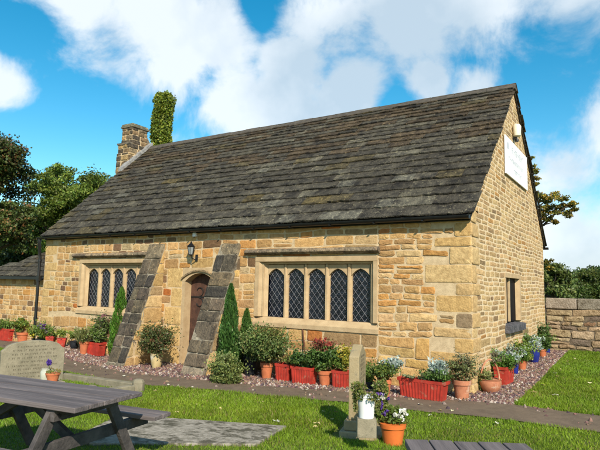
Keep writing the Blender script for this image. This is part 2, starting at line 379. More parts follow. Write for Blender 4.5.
# ---- windows
def arch_pts(x0, x1, zs, n=10):      # four-centred head between x0 and x1 springing at zs
    w = x1-x0; rise = .135; pts = []
    for i in range(n+1):
        t = i/n; s = abs(2*t-1)
        pts.append((x0+w*t, zs+rise*(1-s**2.1)*.78+rise*.22*(1-s)))
    return pts
def build_window(W, dx):
    m = MB([MT['dressed']])
    x0, x1, z0, z1 = W['x0'], W['x1'], W['z0'], W['z1']; P = -.022
    ix0, ix1, iz0, iz1 = x0+.11, x1-.09, z0+.20, z1-.11
    m.box((x0, P, iz0), (ix0, .30, iz1)); m.box((ix1, P, iz0), (x1, .30, iz1))        # jambs
    m.box((x0, P-.004, iz1+.002), (x1, .30, z1))                                          # lintel
    m.prism([(x0-.03, P-.012, z0), (x0-.03, P-.012, z0+.09), (x0-.03, .06, iz0-.002), (x0-.03, .30, iz0-.002), (x0-.03, .30, z0)], (x1-x0+.06, 0, 0))
    sp = .16; spr = .125; yb = .13
    m.prism([(ix0-.001, P+.01, iz0), (ix0+sp, yb, iz0), (ix0-.001, yb, iz0)], (0, 0, iz1-iz0))
    m.prism([(ix1+.001, P+.01, iz0), (ix1+.001, yb, iz0), (ix1-spr, yb, iz0)], (0, 0, iz1-iz0))
    m.prism([(ix0, .045, iz1-.001), (ix0, .30, iz1-.001), (ix0, .30, iz1-.05), (ix0, .06, iz1-.045)], (ix1-ix0, 0, 0)); m.box((ix0+sp*.35, .03, iz0), (ix0+sp*.55, .12, iz1-.05)); m.box((ix1-spr*.5, .03, iz0), (ix1-spr*.3, .12, iz1-.05))
    lx0, lx1 = ix0+sp, ix1-spr; n = 5; mull = .105; lw = (lx1-lx0-(n-1)*mull)/n; zs = z1-.385
    f = m.build('window', church, bevel=.006)
    tr = MB([MT['dressed']]); gl = MB([MT['glass']]); ld = MB([MT['lead']])
    yf = yb-.03; th = .10
    for i in range(n):
        a = lx0+i*(lw+mull); b = a+lw
        if i < n-1:      # mullion with chamfered front
            tr.prism([(b, yf+th, iz0), (b, yf+.045, iz0), (b+.032, yf-.01, iz0), (b+mull-.032, yf-.01, iz0), (b+mull, yf+.045, iz0), (b+mull, yf+th, iz0)], (0, 0, iz1-.055-iz0))
        pts = arch_pts(a, b, zs); top = iz1-.055
        for (p, q) in zip(pts, pts[1:]):
            tr.prism([(p[0], yf+.012, p[1]), (q[0], yf+.012, q[1]), (q[0], yf+.012, top), (p[0], yf+.012, top)], (0, th-.014, 0))
        t = random.uniform(-.004, .004)
        gl.add([(a-.02, yf+th-.02+t, iz0), (b+.02, yf+th-.02-t, iz0), (b+.02, yf+th-.018-t, top), (a-.02, yf+th-.018+t, top)], [(0, 1, 2, 3)])
        # leading: diamonds
        dw, dh = lw/3., .165; yl = yf+th-.035
        zt = zs+.14
        for s in (1, -1):
            k = -8
            while k < 16:
                z_a = iz0+k*dh; sl = s*dh/dw
                xa, xb = a, b; za = z_a if s > 0 else z_a; zb = za+sl*(xb-xa)
                # clip to z range
                pts2 = []
                for t0 in np.linspace(0, 1, 2): pts2.append((xa+(xb-xa)*t0, za+(zb-za)*t0))
                (X0, Z0), (X1, Z1) = pts2
                def cl(X0, Z0, X1, Z1, lo, hi):
                    if Z0 > Z1: X0, Z0, X1, Z1 = X1, Z1, X0, Z0
                    if Z1 < lo or Z0 > hi: return None
                    if Z0 < lo: t = (lo-Z0)/(Z1-Z0); X0 += (X1-X0)*t; Z0 = lo
                    if Z1 > hi: t = (hi-Z0)/(Z1-Z0); X1 = X0+(X1-X0)*t; Z1 = hi
                    return X0, Z0, X1, Z1
                c = cl(X0, Z0, X1, Z1, iz0, zt)
                if c:
                    p = np.array([c[0], yl, c[1]]); q = np.array([c[2], yl, c[3]]); d = q-p; L_ = np.linalg.norm(d)
                    if L_ > .02:
                        d /= L_; nn = np.array([-d[2], 0, d[0]])*.0034; e = .003 if s > 0 else 0
                        off = np.array([0, e, 0]); ld.prism([p-nn+off, q-nn+off, q+nn+off, p+nn+off], (0, .006, 0))
                k += 1
    tr.build('mullions', f, bevel=.004) if False else put(tr.build('mullions'), f)
    put(gl.build('glass'), f); put(ld.build('leading'), f)
    # hood mould
    h = MB([MT['sooty']]); hx0, hx1 = x0-.25, x1+.06
    prof = [(-.0, z1+.17), (-.085, z1+.15), (-.115, z1+.11), (-.115, z1+.085), (-.05, z1+.04), (0, z1+.04)]
    x = hx0
    while x < hx1-.05:
        w = min(random.uniform(.6, .95), hx1-x); h.prism([(x, y, z) for y, z in prof], (w-.004, 0, 0), col=random.choice([(.16, .125, .09), (.20, .16, .11), (.26, .20, .135)])); x += w
    h.build('hood_mould', church, bevel=.004)
    return f
for w in WINS: build_window(w, 0)
# gable window: single mullion, two narrow dark lights
m = MB([MT['dressed'], MT['glass'], MT['sooty']])
y0, y1, z0, z1 = GW['y0'], GW['y1'], GW['z0'], GW['z1']
m.box((-.42, y0, z1-.10), (.016, y1, z1)); m.box((-.42, y0, z0+.21), (.014, y0+.10, z1-.103)); m.box((-.42, y1-.12, z0+.21), (.014, y1, z1-.103))
m.prism([(.01, y1-.121, z0+.21), (-.088, y1-.121, z0+.21), (-.088, y1-.17, z0+.21)], (0, 0, z1-z0-.315))
m.box((-.088, y0+.66, z0+.211), (-.05, y0+.76, z1-.104))
gwf = m.build('window', church, bevel=.004)
m = MB([M('dark window glass', (.008, .009, .012), (.004, .004, .006), rough=.5, bump=0, spec=.03)]); m.box((-.11, y0+.10, z0+.2), (-.09, y1-.12, z1-.103)); put(m.build('glass'), gwf)
m = MB([MT['sooty']]); m.prism([(-.42, y0-.06, z0), (.10, y0-.06, z0), (.10, y0-.06, z0+.15), (-.42, y0-.06, z0+.208)], (0, y1-y0+.10, 0), col=(.10, .10, .115)); s = m.build('sill', bevel=.008); put(s, gwf)
# ---- door
ds = MB([MT['dressed']]); cx = (DX0+DX1)/2
def darch(x, r): 
    s = abs(2*(x-DX0)/(DX1-DX0)-1); return DZ+r*(1-s**2.0)
ds.box((DX0-.09, -.012, -.6), (DX0, .32, DZ)); ds.box((DX1, -.012, -.6), (DX1+.09, .32, DZ))
xs = np.linspace(DX0, DX1, 15)
for a, b in zip(xs, xs[1:]): ds.prism([(a, -.018, darch(a, .2)), (b, -.018, darch(b, .2)), (b, -.018, 1.98), (a, -.018, 1.98)], (0, .338, 0))
ds.box((DX0-.09, -.012, DZ+.002), (DX0-.001, .32, 1.98)); ds.box((DX1+.001, -.012, DZ+.002), (DX1+.09, .32, 1.98))
ds.box((DX0, .02, -.5), (DX1, .4, -.22))
ds.build('door_surround', church)
# projecting drip arch over the door
dm = MB([MT['sooty']]); N = 16
for i in range(N):
    t0, t1 = i/N, (i+1)/N; a, b = DX0-.11+t0*(DX1-DX0+.22), DX0-.11+t1*(DX1-DX0+.22)
    za, zb = [1.70+.20*(1-abs(2*t-1)**2.0) for t in (t0, t1)]
    dm.prism([(a, 0, za), (b, 0, zb), (b, 0, zb+.04), (a, 0, za+.04)], (0, -.055, 0), col=(.30, .22, .13))
dm.build('drip_arch', church)
dd = MB([MT['door']]); nb = 6
for i in range(nb):
    a = DX0+(DX1-DX0)*i/nb; b = DX0+(DX1-DX0)*(i+1)/nb; dd.box((a+.003, .20, -.24), (b-.003, .25, 1.9), col=(1, 1, 1))
dd.box((DX0, .235, -.24), (DX1, .262, 1.9))
door = dd.build('door', church, bevel=.004)
for zz in (1.30, .25):
    ir = MB([MT['iron']]); ir.box((DX0+.02, .188, zz-.018), (DX1-.15, .199, zz+.018))
    for s in (1, -1):
        pts = [(DX0+.30+.10*math.cos(t)-.0, .193, zz+s*(.02+.10)+.10*math.sin(t)*s) for t in np.linspace(-math.pi/2, math.pi*.9, 12)]
        ir.tube(pts, .013, 6)
    hg = ir.build('hinge'); put(hg, door)
# ---- buttresses: raking slabs on a sandstone core
def buttress(x0, x1, foot=-1.2, zt=2.55):
    zf = float(gz(x0, foot))-.25; m = MB([MT['mortar'], MT['stone']])
    prof = [(0.0, -1.0), (0.0, zt-.06), (foot+.05, zf+.10), (foot+.05, -1.0)]
    m.prism([(x0+.02, y, z) for y, z in prof], (x1-x0-.04, 0, 0))
    # side stones (u=-y)
    sl = (zt-zf)/(-foot)           # z = zt - sl*u
    pl = [(sl, 1, zt-.12), (1, 0, -foot-.06)]
    for T in (lambda u, v, w: (x1-.02+w, -u, v), lambda u, v, w: (x0+.02-w, -u, v)):
        masonry(m, T, 0, 1.3, [-.5, 2.5], (.2, .42), (.28, .6), [(20, (.53, .37, .17)), (14, (.48, .33, .16)), (10, (.55, .41, .22)), (5, (.34, .25, .15)), (3, (.16, .12, .085))], planes=pl, split=.06, dep=.012)
    b = m.build('buttress', church)
    s = MB([MT['pointing'], MT['sooty']]); L_ = math.hypot(foot, zt-zf); ax = np.array([0, foot, zf-zt])/L_; nn = np.array([0, ax[2], -ax[1]]);
    if nn[2] < 0: nn = -nn
    o = np.array([0, 0, zt-.02])
    Tt = lambda u, v, w: tuple(o+np.array([u, 0, 0])+ax*v+nn*w)
    s.box((x0+.012, .0, -.10), (x1-.012, L_, .0), T=lambda u, v, w: Tt(u, v, w))
    v = .0
    while v < L_-.02:
        h = min(random.uniform(.24, .42), L_-v)
        if L_-v-h < .15: h = L_-v
        top = v < .2
        c = [(.19, .155, .105)] if top else [pick(DARK) for _ in range(2)]
        if v > L_-.5: c = [pick([(1, (.15, .13, .10)), (1, (.22, .18, .13)), (1, (.11, .10, .09))]) for _ in range(2)]
        cut = x0+(x1-x0)*random.choice([.38, .5, .6, 1, 1])
        if top: cut = x1
        stone(s, Tt, x0, cut, v, v+h, c[0], gap=.006, dep=.024, jit=.007)
        if cut < x1: stone(s, Tt, cut, x1, v, v+h, c[-1], gap=.006, dep=.024, jit=.007)
        v += h
    c = s.build('weathering_slabs'); put(c, b)
buttress(-8.05, -7.47, -1.22, 2.60); buttress(-5.69, -5.08, -1.22, 2.55)

# ---- roof: stone slates in diminishing courses
rng = random.Random(5)
def slates(x0, x1, P0, ax, L_, nn, hs, wmul=1., pal=None, name='roof', parent=None, clipf=None):
    m = MB([MT['slate']]); v = 0; i = 0
    while v < L_-.03:
        h = hs[0]+(hs[1]-hs[0])*(v/L_)+rng.uniform(-.012, .012)
        if L_-v-h < .08: h = L_-v
        x = x0+rng.uniform(-.3, 0); rowk = rng.uniform(.85, 1.12)
        while x < x1:
            w = rng.uniform(.38, .95)*(.55+h*1.3)*wmul; a, b = max(x, x0+rng.uniform(-.02, .02)), min(x+w, x1+rng.uniform(-.015, .02)); x += w
            if b-a < .04: continue
            if clipf and not clipf((a+b)/2, v): continue
            t = rng.random(); ht = v/L_
            if t < .58: c = (.090, .082, .068)
            elif t < .76: c = (.070, .063, .053)
            elif t < .86: c = (.125, .115, .092)
            elif t < .95: c = (.110, .092, .055)
            else: c = (.13, .122, .10)
            if ht < .45 and rng.random() < .10: c = (.145, .14, .12)
            if rng.random() < .014: c = (.125, .10, .05)
            if ht > .5 and rng.random() < .4: c = (.100, .076, .052)
            kk = rng.uniform(.85, 1.15)*rowk*.72; c = tuple(q*kk for q in c)
            th = rng.uniform(.018, .03); lift = .014+rng.uniform(0, .008); n = 6
            up = v+h+.06; bot = [v+rng.uniform(-.022, .018) for _ in range(n)]
            dl, dr = rng.uniform(-.01, .012), rng.uniform(-.01, .012); vs = []
            for j in range(n):
                u = a+.004+(b-a-.008)*j/(n-1); e = dl+(dr-dl)*j/(n-1)
                for (vv, ww) in ((bot[j], lift+e), (bot[j]+.006, lift+th+e), (up, .006), (up, -.012)):
                    vs.append(tuple(np.array(P0)+np.array([u, 0, 0])+ax*vv+nn*(ww)))
            fs = []
            for j in range(n-1):
                for q in range(4):
                    fs.append((j*4+q, j*4+(q+1) % 4, (j+1)*4+(q+1) % 4, (j+1)*4+q))
            fs += [(0, 3, 2, 1), ((n-1)*4, (n-1)*4+1, (n-1)*4+2, (n-1)*4+3)]
            m.add(vs, fs, c)
        v += h; i += 1
    return m
ax = np.array([0, 1, RAKE]); SL = math.hypot(WY/2+.15, RZ-EV0); ax /= np.linalg.norm(ax); nn = np.array([0, -ax[2], ax[1]])
m = slates(-12.57, .09, (0, -.15, EV0-.03), ax, SL, nn, (.33, .165))
# boarding under the slates
m.add([(-12.53, -.13, EV0-.04), (.04, -.13, EV0-.04), (.04, WY/2, RZ-.06), (-12.53, WY/2, RZ-.06), (-12.53, -.13, EV0-.09), (.04, -.13, EV0-.09), (.04, WY/2, RZ-.12), (-12.53, WY/2, RZ-.12)], [(0, 1, 2, 3), (7, 6, 5, 4), (0, 4, 5, 1), (1, 5, 6, 2), (3, 7, 4, 0)], (.05, .045, .04))
roof = m.build('roof', church)
ax2 = np.array([0, -1, RAKE]); ax2 /= np.linalg.norm(ax2); nn2 = np.array([0, ax2[2], -ax2[1]])
m = slates(-12.57, .09, (0, WY+.15, EV0-.03), ax2, SL, nn2, (.36, .2))
m.add([(-12.53, WY+.13, EV0-.04), (.04, WY+.13, EV0-.04), (.04, WY/2, RZ-.06), (-12.53, WY/2, RZ-.06), (-12.53, WY+.13, EV0-.09), (.04, WY+.13, EV0-.09), (.04, WY/2, RZ-.12), (-12.53, WY/2, RZ-.12)], [(0, 3, 2, 1), (4, 5, 6, 7), (0, 1, 5, 4), (1, 2, 6, 5), (3, 0, 4, 7)], (.05, .045, .04))
m.build('roof', church)
rd = MB([MT['ridge']]); x = -12.57
while x < .06:
    w = min(rng.uniform(.55, .8), .09-x); j = rng.uniform(-.008, .008)
    rd.prism([(x, WY/2-.15, RZ-.145+j), (x, WY/2-.14, RZ-.09+j), (x, WY/2-.02, RZ+.035+j), (x, WY/2+.02, RZ+.035+j), (x, WY/2+.14, RZ-.09+j), (x, WY/2+.15, RZ-.145+j)], (w-.008, 0, 0)); x += w
put(rd.build('ridge', bevel=.008), roof)
# ---- gutters and pipes
def gutter(y, z, x0, x1, s):
    m = MB([MT['black']]); pr = [(y+.062*math.cos(t), z+.062*math.sin(t)) for t in np.linspace(math.pi, 2*math.pi, 9)]
    pr2 = [(y+.052*math.cos(t), z+.052*math.sin(t)+.004) for t in np.linspace(2*math.pi, math.pi, 9)]
    m.prism([(x0, a, b) for a, b in pr+pr2], (x1-x0, 0, 0)); m.box((x0, y-.06, z-.06), (x0+.012, y+.06, z)); m.box((x1-.012, y-.06, z-.06), (x1, y+.06, z))
    x = x0+.4
    while x < x1:
        m.box((x, y-.068, z-.07), (x+.035, y+.12*s+.07, z-.055)); x += .95
    return m.build('gutter', church, smooth=True)
gutter(-.165, 2.875, -12.62, .03, 1); gutter(WY+.165, 2.875, -12.5, .12, -1)
m = MB([MT['black']]); m.box((LX, -.055, 2.80), (.005, -.017, 2.93)); m.build('fascia', church)
m = MB([MT['black']])
px_ = -12.56
m.tube([(px_, -.165, 2.84), (px_, -.165, 2.70), (px_-.06, -.10, 2.45), (px_-.06, -.075, 2.3), (px_-.06, -.075, 1.75), (px_-.06, -.075, float(gz(-12.5, 0))+.05)], .042, 12)
for z in (2.2, 1.6, .5): m.tube([(px_-.06, -.075, z-.03), (px_-.06, -.075, z+.03)], .053, 12)
m.box((px_-.12, -.12, 1.60), (px_+.02, -.02, 1.75)); m.tube([(-12.75, .6, 1.72), (-12.70, .2, 1.68), (px_-.06, -.075, 1.62)], .035, 8)
m.build('downpipe', church, smooth=True)
# small white vent tag under the eaves
# ---- chimney
ch = MB([MT['mortar'], MT['sooty']])
def stackbox(x0, x1, y0, y1, z0, z1, rows=.2):
    ch.box((x0+.02, y0+.02, z0), (x1-.02, y1-.02, z1))
    z = z0
    while z < z1-.02:
        h = min(rng.uniform(rows*.85, rows*1.15), z1-z)
        if z1-z-h < .07: h = z1-z
        for T, a, b in ((lambda u, v, w: (u, y0+.02-w, v), x0, x1), (lambda u, v, w: (x1-.02+w, u, v), y0, y1), (lambda u, v, w: (x0+.02-w, u, v), y0, y1), (lambda u, v, w: (u, y1-.02+w, v), x0, x1)):
            u = a
            while u < b-.01:
                w = min(rng.uniform(.2, .42), b-u)
                if b-u-w < .1: w = b-u
                stone(ch, T, u, u+w, z, z+h, pick([(3, (.27, .185, .10)), (3, (.18, .125, .07)), (3, (.09, .072, .052)), (2, (.22, .17, .11)), (1, (.38, .27, .13))]), dep=.02, gap=.009); u += w
        z += h
stackbox(-13.25, -12.6, 2.90, 4.15, -.4, 6.15)
stackbox(-13.25, -12.6, 2.95, 4.0, 6.15, 6.5)
stackbox(-13.20, -12.63, 3.05, 3.75, 6.5, 7.1, .17)
ch.box((-13.25, 2.93, 6.46), (-12.60, 3.06, 6.52), col=(.16, .14, .11), mi=1, jit=.01)
ch.prism([(-13.2, 3.75, 6.5), (-13.2, 4.02, 6.5), (-13.2, 3.75, 6.85)], (.57, 0, 0), col=(.2, .16, .11), mi=1)
ch.box((-13.22, 3.03, 7.1), (-12.60, 3.80, 7.17), col=(.16, .15, .11), mi=1, jit=.012)
ch.box((-13.2, 3.05, 7.18), (-12.64, 3.76, 7.24), col=(.20, .19, .13), mi=1, jit=.012)
chim = ch.build('chimney', church)
m = MB([MT['flash']])
for i in range(9):
    ya = 2.55+i*.145; za = roofz(ya)+.03
    m.box((-12.64, ya, za-.02), (-12.44, ya+.14, za+.09+i % 2*.02), T=lambda x, y, z, ya=ya: (x, y, z+(y-ya)*RAKE))
put(m.build('flashing'), chim)
# ivy-clad flue behind the ridge
m = MB([MT['sooty']]); m.box((-13.46, 4.84, 2.2), (-13.1, 5.2, 8.7), col=(.2, .16, .11)); iv0 = m.build('flue', church)
L = Leaves()
for k in range(150):
    z = 5.6+3.3*(k/150); a = k*2.4; rr = .26+.05*math.sin(z*3+a)+random.uniform(-.03, .06)
    L.blob((-13.28+rr*math.cos(a), 5.02+rr*math.sin(a), z), (.17, .17, .2), 130, .085, np.array((.24, .28, .035))*random.uniform(.75, 1.25), col2=(.12, .17, .025), mix=.45, aspect=.8, shell=.3)
L.blob((-13.28, 5.02, 8.93), (.36, .36, .12), 500, .085, (.24, .28, .035), aspect=.8)
ivy = tag(L.build('ivy'), 'green ivy smothering the tall narrow flue behind the chimney', 'ivy')

# ------------------------------------------------------------------ annex at the left
an = thing('annex', (-15, 3, -.4), 'low sandstone annex with slate roof at the left end of the chapel', 'outbuilding')
AX0, AX1, AY0, AY1 = -18.6, -12.98, 1.15, 6.4
mb = MB([MT['mortar'], MT['stone']]); mb.box((AX0, AY0, -1.2), (AX1, AY1, 1.70))
masonry(mb, lambda u, v, w: (u, AY0-w, v), AX0, AX1+.4, [-.7, 1.68], (.12, .21), (.2, .45), GOLD[:5]+[(8, (.2, .125, .075))], split=.1)
mb.box((AX1+.003, AY0, -1.2), (LX, AY1, 1.70))
mb.build('wall', an)
m = MB([MT['slate']])
a1 = np.array([0, 1, .62]); a1 /= np.linalg.norm(a1); n1 = np.array([0, -a1[2], a1[1]])
eL = AX0-.15
m = slates(eL, LX-.02, (0, AY0-.15, 1.74), a1, 2.1, n1, (.33, .2), clipf=lambda x, v: x > eL+v*1.75)
top = np.array([0, AY0-.15, 1.72])+a1*2.1
m.add([(eL, AY0-.15, 1.72), (LX, AY0-.15, 1.72), (LX, top[1], top[2]), (eL+2.1*1.75, top[1], top[2])], [(0, 1, 2, 3)], (.05, .045, .04))
m.add([(eL, AY0-.15, 1.72), (eL+2.1*1.75, top[1], top[2]), (eL, AY1, 1.72)], [(0, 1, 2)], (.08, .075, .065))
m.add([(eL+2.1*1.75, top[1], top[2]), (LX, top[1], top[2]), (LX, AY1, 1.72), (eL, AY1, 1.72)], [(0, 1, 2, 3)], (.08, .075, .065))
m.build('roof', an)
m = MB([MT['black']]); m.box((eL, AY0-.24, 1.64), (LX-.02, AY0-.15, 1.74)); m.build('gutter', an)

# ------------------------------------------------------------------ fittings on the chapel
P = on(191, 250, 1, -.16); t = thing('wall_lantern', (P[0], 0, P[2]), 'black carriage lantern on a bracket left of the chapel door', 'lantern')
m = MB([MT['black']]); lx, ly, lz = P
m.lathe([(.035, -.13), (.06, -.115), (.052, -.10)], (lx, ly, lz), 6); m.lathe([(.088, .07), (.10, .085), (.05, .135), (.02, .165), (.024, .18), (.008, .20)], (lx, ly, lz), 6)
for i in range(6):
    a = math.pi/3*i; m.tube([(lx+.052*math.cos(a), ly+.052*math.sin(a), lz-.10), (lx+.085*math.cos(a), ly+.085*math.sin(a), lz+.075)], .006, 5)
m.tube([(lx+.0, ly, lz-.12), (lx+.02, ly+.02, lz-.19), (lx+.05, -.07, lz-.22), (lx+.06, -.02, lz-.17)], .014, 6); m.box((lx+.02, -.028, lz-.26), (lx+.09, -.012, lz-.10))
m.build('frame', t); m = MB([MT['lampglass']]); m.lathe([(.047, -.10), (.078, .07)], (lx, ly, lz), 6); m.build('glass', t)
P = on(194.5, 234.5, 1, -.06); t = MB([MT['white'], MT['black']]); t.box((P[0]-.05, -.08, P[2]-.05), (P[0]+.05, -.014, P[2]+.05)); t.lathe([(.02, 0), (.022, .02)], (P[0], -.07, P[2]-.075), 8, mi=1)
tag(t.build('sensor', bevel=.008), 'small white sensor box on the chapel wall just under the gutter', 'sensor')
# sign board
sy0, sy1, sz0, sz1 = 2.66, 5.12, 4.14, 5.00
t = thing('sign_board', (0, 3.9, 4.14), 'white sign board with faint grey lettering high on the chapel gable', 'sign')
m = MB([MT['white']]); m.box((.018, sy0, sz0), (.05, sy1, sz1)); m.build('panel', t, bevel=.004)
m = MB([MT['letter']]); rs = random.Random(3)
def scribble(y, z, h, n, wd):
    for k in range(n):
        w = wd*rs.uniform(.7, 1.1); q = rs.randrange(3); b = h*.16
        m.box((.050, y, z), (.053, y+b, z+h))
        if q != 1: m.box((.050, y+b, z+h-b), (.0532, y+w, z+h))
        if q != 0: m.box((.050, y+b, z+h*.45), (.0532, y+w*.8, z+h*.45+b))
        if q == 2: m.box((.050, y+w-b, z), (.0528, y+w, z+h*.4))
        y += w*1.35
        if rs.random() < .2: y += wd
scribble(sy0+.62, 4.72, .13, 9, .095); scribble(sy0+.28, 4.49, .085, 20, .062); scribble(sy0+.82, 4.27, .10, 7, .085)
m.build('lettering', t)
m = MB([MT['letter']]); m.lathe([(.055, 0), (.06, .004)], (0, 0, 0), 12); o = m.build('emblem', t)
for v in o.data.vertices: v.co = Vector((.05+v.co.z, sy0+.22+v.co.x, 4.80+v.co.y*1.3))
# floodlight on the gable
P = on(517, 131, 0, .1); t = thing('security_light', (0, P[1], P[2]), 'cream bulkhead security light above the white sign', 'security light')
m = MB([MT['cream']]); m.lathe([(.05, -.14), (.085, -.12), (.095, .10), (.07, .15), (.03, .165)], (.10, P[1], P[2]), 14, sy=1.2); m.build('housing', t, smooth=True)
m = MB([MT['black']]); m.box((.01, P[1]-.04, P[2]-.20), (.10, P[1]+.04, P[2]-.15)); m.lathe([(.03, -.26), (.045, -.24), (.04, -.19)], (.09, P[1], P[2]), 10); m.build('detector', t)
# iron rod leaning on the wall under the window
a = on(302.5, 329, 1, -.03); b = G(309, 353)*0+on(308.5, 353, 1, -.22)
m = MB([MT['iron']]); b[2] = float(gz(b[0], b[1])); m.tube([a, b], .014, 6, col=(.3, .15, .1)); m.mats = [M('rusty iron', (.12, .045, .025))]
tag(m.build('iron_rod'), 'thin rusty rod leaning against the chapel wall below the right window', 'rod')

# ------------------------------------------------------------------ ground, path, gravel
def sheet(name, xs, ys, mat, dz=0.):
    X, Y = np.meshgrid(xs, ys); Z = gz(X, Y)+dz; nx, ny = len(xs), len(ys)
    vs = np.stack([X.ravel(), Y.ravel(), Z.ravel()], 1).tolist()
    fs = [(j*nx+i, j*nx+i+1, (j+1)*nx+i+1, (j+1)*nx+i) for j in range(ny-1) for i in range(nx-1)]
    me = bpy.data.meshes.new(name); me.from_pydata(vs, [], fs); me.materials.append(mat)
    o = bpy.data.objects.new(name, me); COL.objects.link(o); return struct(o)
xs = np.concatenate([[-900, -300, -120, -60, -35, -22], np.arange(-18, 12.01, .25), [16, 25, 45, 100, 300, 900]])
ys = np.concatenate([[-900, -300, -100, -40, -20], np.arange(-14, 9.01, .25), [12, 20, 40, 100, 300, 900]])
sheet('ground', xs, ys, MT['ground'])
FAR = [(0, 341), (30, 345), (57, 351), (72, 360), (100, 366.5), (126, 373), (170, 377), (200, 380), (234, 383), (260, 386), (300, 388.5), (345, 392), (400, 397.5), (450, 400.5), (480, 402), (510, 405), (560, 411), (600, 416.5)]
NEAR = [(0, 348), (57, 371), (100, 379.5), (150, 386), (210, 390), (245, 394), (310, 400), (345, 403), (399, 409), (450, 415), (490, 418.5), (533, 424), (600, 433)]
fa = np.array([G(*p)[:2] for p in FAR]); ne = np.array([G(*p)[:2] for p in NEAR])
fa = fa[np.argsort(fa[:, 0])]; ne = ne[np.argsort(ne[:, 0])]
print('FAR', fa.round(2).tolist()); print('NEAR', ne.round(2).tolist())
def farY(x):
    x = np.asarray(x, float); return np.interp(x, fa[:, 0], fa[:, 1])+np.where(x < fa[0, 0], 0, 0)
def nearY(x): return np.interp(np.asarray(x, float), ne[:, 0], ne[:, 1])
pxs = np.arange(-22, 14, .2); m = MB([MT['asphalt']]); vs = []; K = 7
for x in pxs:
    a, b = float(farY(x)), float(nearY(x)); b = min(b, a-.5)
    for k in range(K):
        y = b+(a-b)*k/(K-1)+(.03*math.sin(x*3.1)+.02*math.sin(x*7.7))*(1 if k in (0, K-1) else 0); vs.append(gv(x, y, .012))
m.add(vs, [(i*K+k, (i+1)*K+k, (i+1)*K+k+1, i*K+k+1) for i in range(len(pxs)-1) for k in range(K-1)])
path = struct(m.build('path'))
e0, e1 = G(513, 404), G(567, 352)
def bedX(y): return np.interp(y, [e0[1], e0[1]+.4, e1[1]], [e0[0], e0[0]+.0, e1[0]])
print('bed', e0, e1)
# gravel sheets
m = MB([MT['gravel']]); vs = []; gx = np.arange(-18, e0[0]+.01, .2)
for x in gx:
    for k in range(6):
        y0_ = float(farY(x))+.01; y1_ = .0 if x < -12.9 or x > -12.9 else 1.; y1_ = 1.15 if x < -12.6 else .02
        vs.append(gv(x, y0_+(y1_-y0_)*k/5, .008))
m.add(vs, [(i*6+k, (i+1)*6+k, (i+1)*6+k+1, i*6+k+1) for i in range(len(gx)-1) for k in range(5)])
vs = []; gy = np.linspace(e0[1]+.02, 7.3, 40)
for y in gy:
    for k in range(4): x = -.02+(float(bedX(y))+.02)*k/3; vs.append(gv(x, y, .0125))
m.add(vs, [(i*4+k, i*4+k+1, (i+1)*4+k+1, (i+1)*4+k) for i in range(len(gy)-1) for k in range(3)])
struct(m.build('gravel_bed'))
# loose pebbles
def pebbles(pts, name):
    n = len(pts); base = np.array([(1, 0, 0), (0, 1, 0), (-1, 0, 0), (0, -1, 0), (0, 0, 1), (.5, .5, .55), (-.6, .5, .5), (0, -.7, .6)])
    fs = [(0, 5, 4), (0, 1, 5), (1, 6, 5), (5, 6, 4), (1, 2, 6), (2, 3, 7), (2, 7, 6), (6, 7, 4), (3, 0, 7), (0, 4, 7)]
    sz = RNG.uniform(.012, .038, (n, 1, 1))*RNG.uniform(.6, 1.3, (n, 1, 3)); an_ = RNG.uniform(0, 6.28, n); v = base[None]*sz*(1+RNG.uniform(-.2, .2, (n, 8, 3)))
    c, s = np.cos(an_)[:, None], np.sin(an_)[:, None]; x = v[..., 0]*c-v[..., 1]*s; y = v[..., 0]*s+v[..., 1]*c
    v = np.stack([x, y, v[..., 2]], -1)+pts[:, None, :]
    pal = np.array([(.15, .075, .075), (.24, .12, .10), (.32, .18, .14), (.38, .28, .23), (.52, .45, .38), (.09, .06, .07), (.26, .18, .11), (.18, .10, .09), (.11, .08, .06), (.20, .13, .09)])
    cc = pal[RNG.integers(0, len(pal), n)]*RNG.uniform(.62, 1.0, (n, 1)); me = bpy.data.meshes.new(name)
    me.from_pydata(v.reshape(-1, 3).tolist(), [], [tuple(i*8+q for q in f) for i in range(n) for f in fs]); me.materials.append(MT['pebble'])
    at = me.attributes.new('tint', 'FLOAT_COLOR', 'POINT'); at.data.foreach_set('color', np.concatenate([np.repeat(cc, 8, 0), np.ones((n*8, 1))], 1).astype(np.float32).ravel())
    o = bpy.data.objects.new(name, me); COL.objects.link(o); return tag(o, 'pink, plum and white gravel chippings beside the chapel walls', None, None, 'stuff')
n = 15000; X = RNG.uniform(-14.5, float(e0[0]), n); f = farY(X); Y = f+(0-f)*RNG.random(n)**1.25-.03*RNG.random(n); k = (Y < .0)
X, Y = X[k], Y[k]; n2 = 6500; Y2 = RNG.uniform(e0[1], 7.2, n2); X2 = np.array([float(bedX(y)) for y in Y2])*RNG.random(n2)
ok = X2 > .02; X = np.concatenate([X, X2[ok]]); Y = np.concatenate([Y, Y2[ok]])
n3 = 260; X3 = RNG.uniform(-12, 4, n3); f3 = farY(X3); Y3 = f3-RNG.random(n3)**2.5*.9; X = np.concatenate([X, X3]); Y = np.concatenate([Y, Y3])
Z = gz(X, Y)+.012; pebbles(np.stack([X, Y, Z], 1), 'gravel')

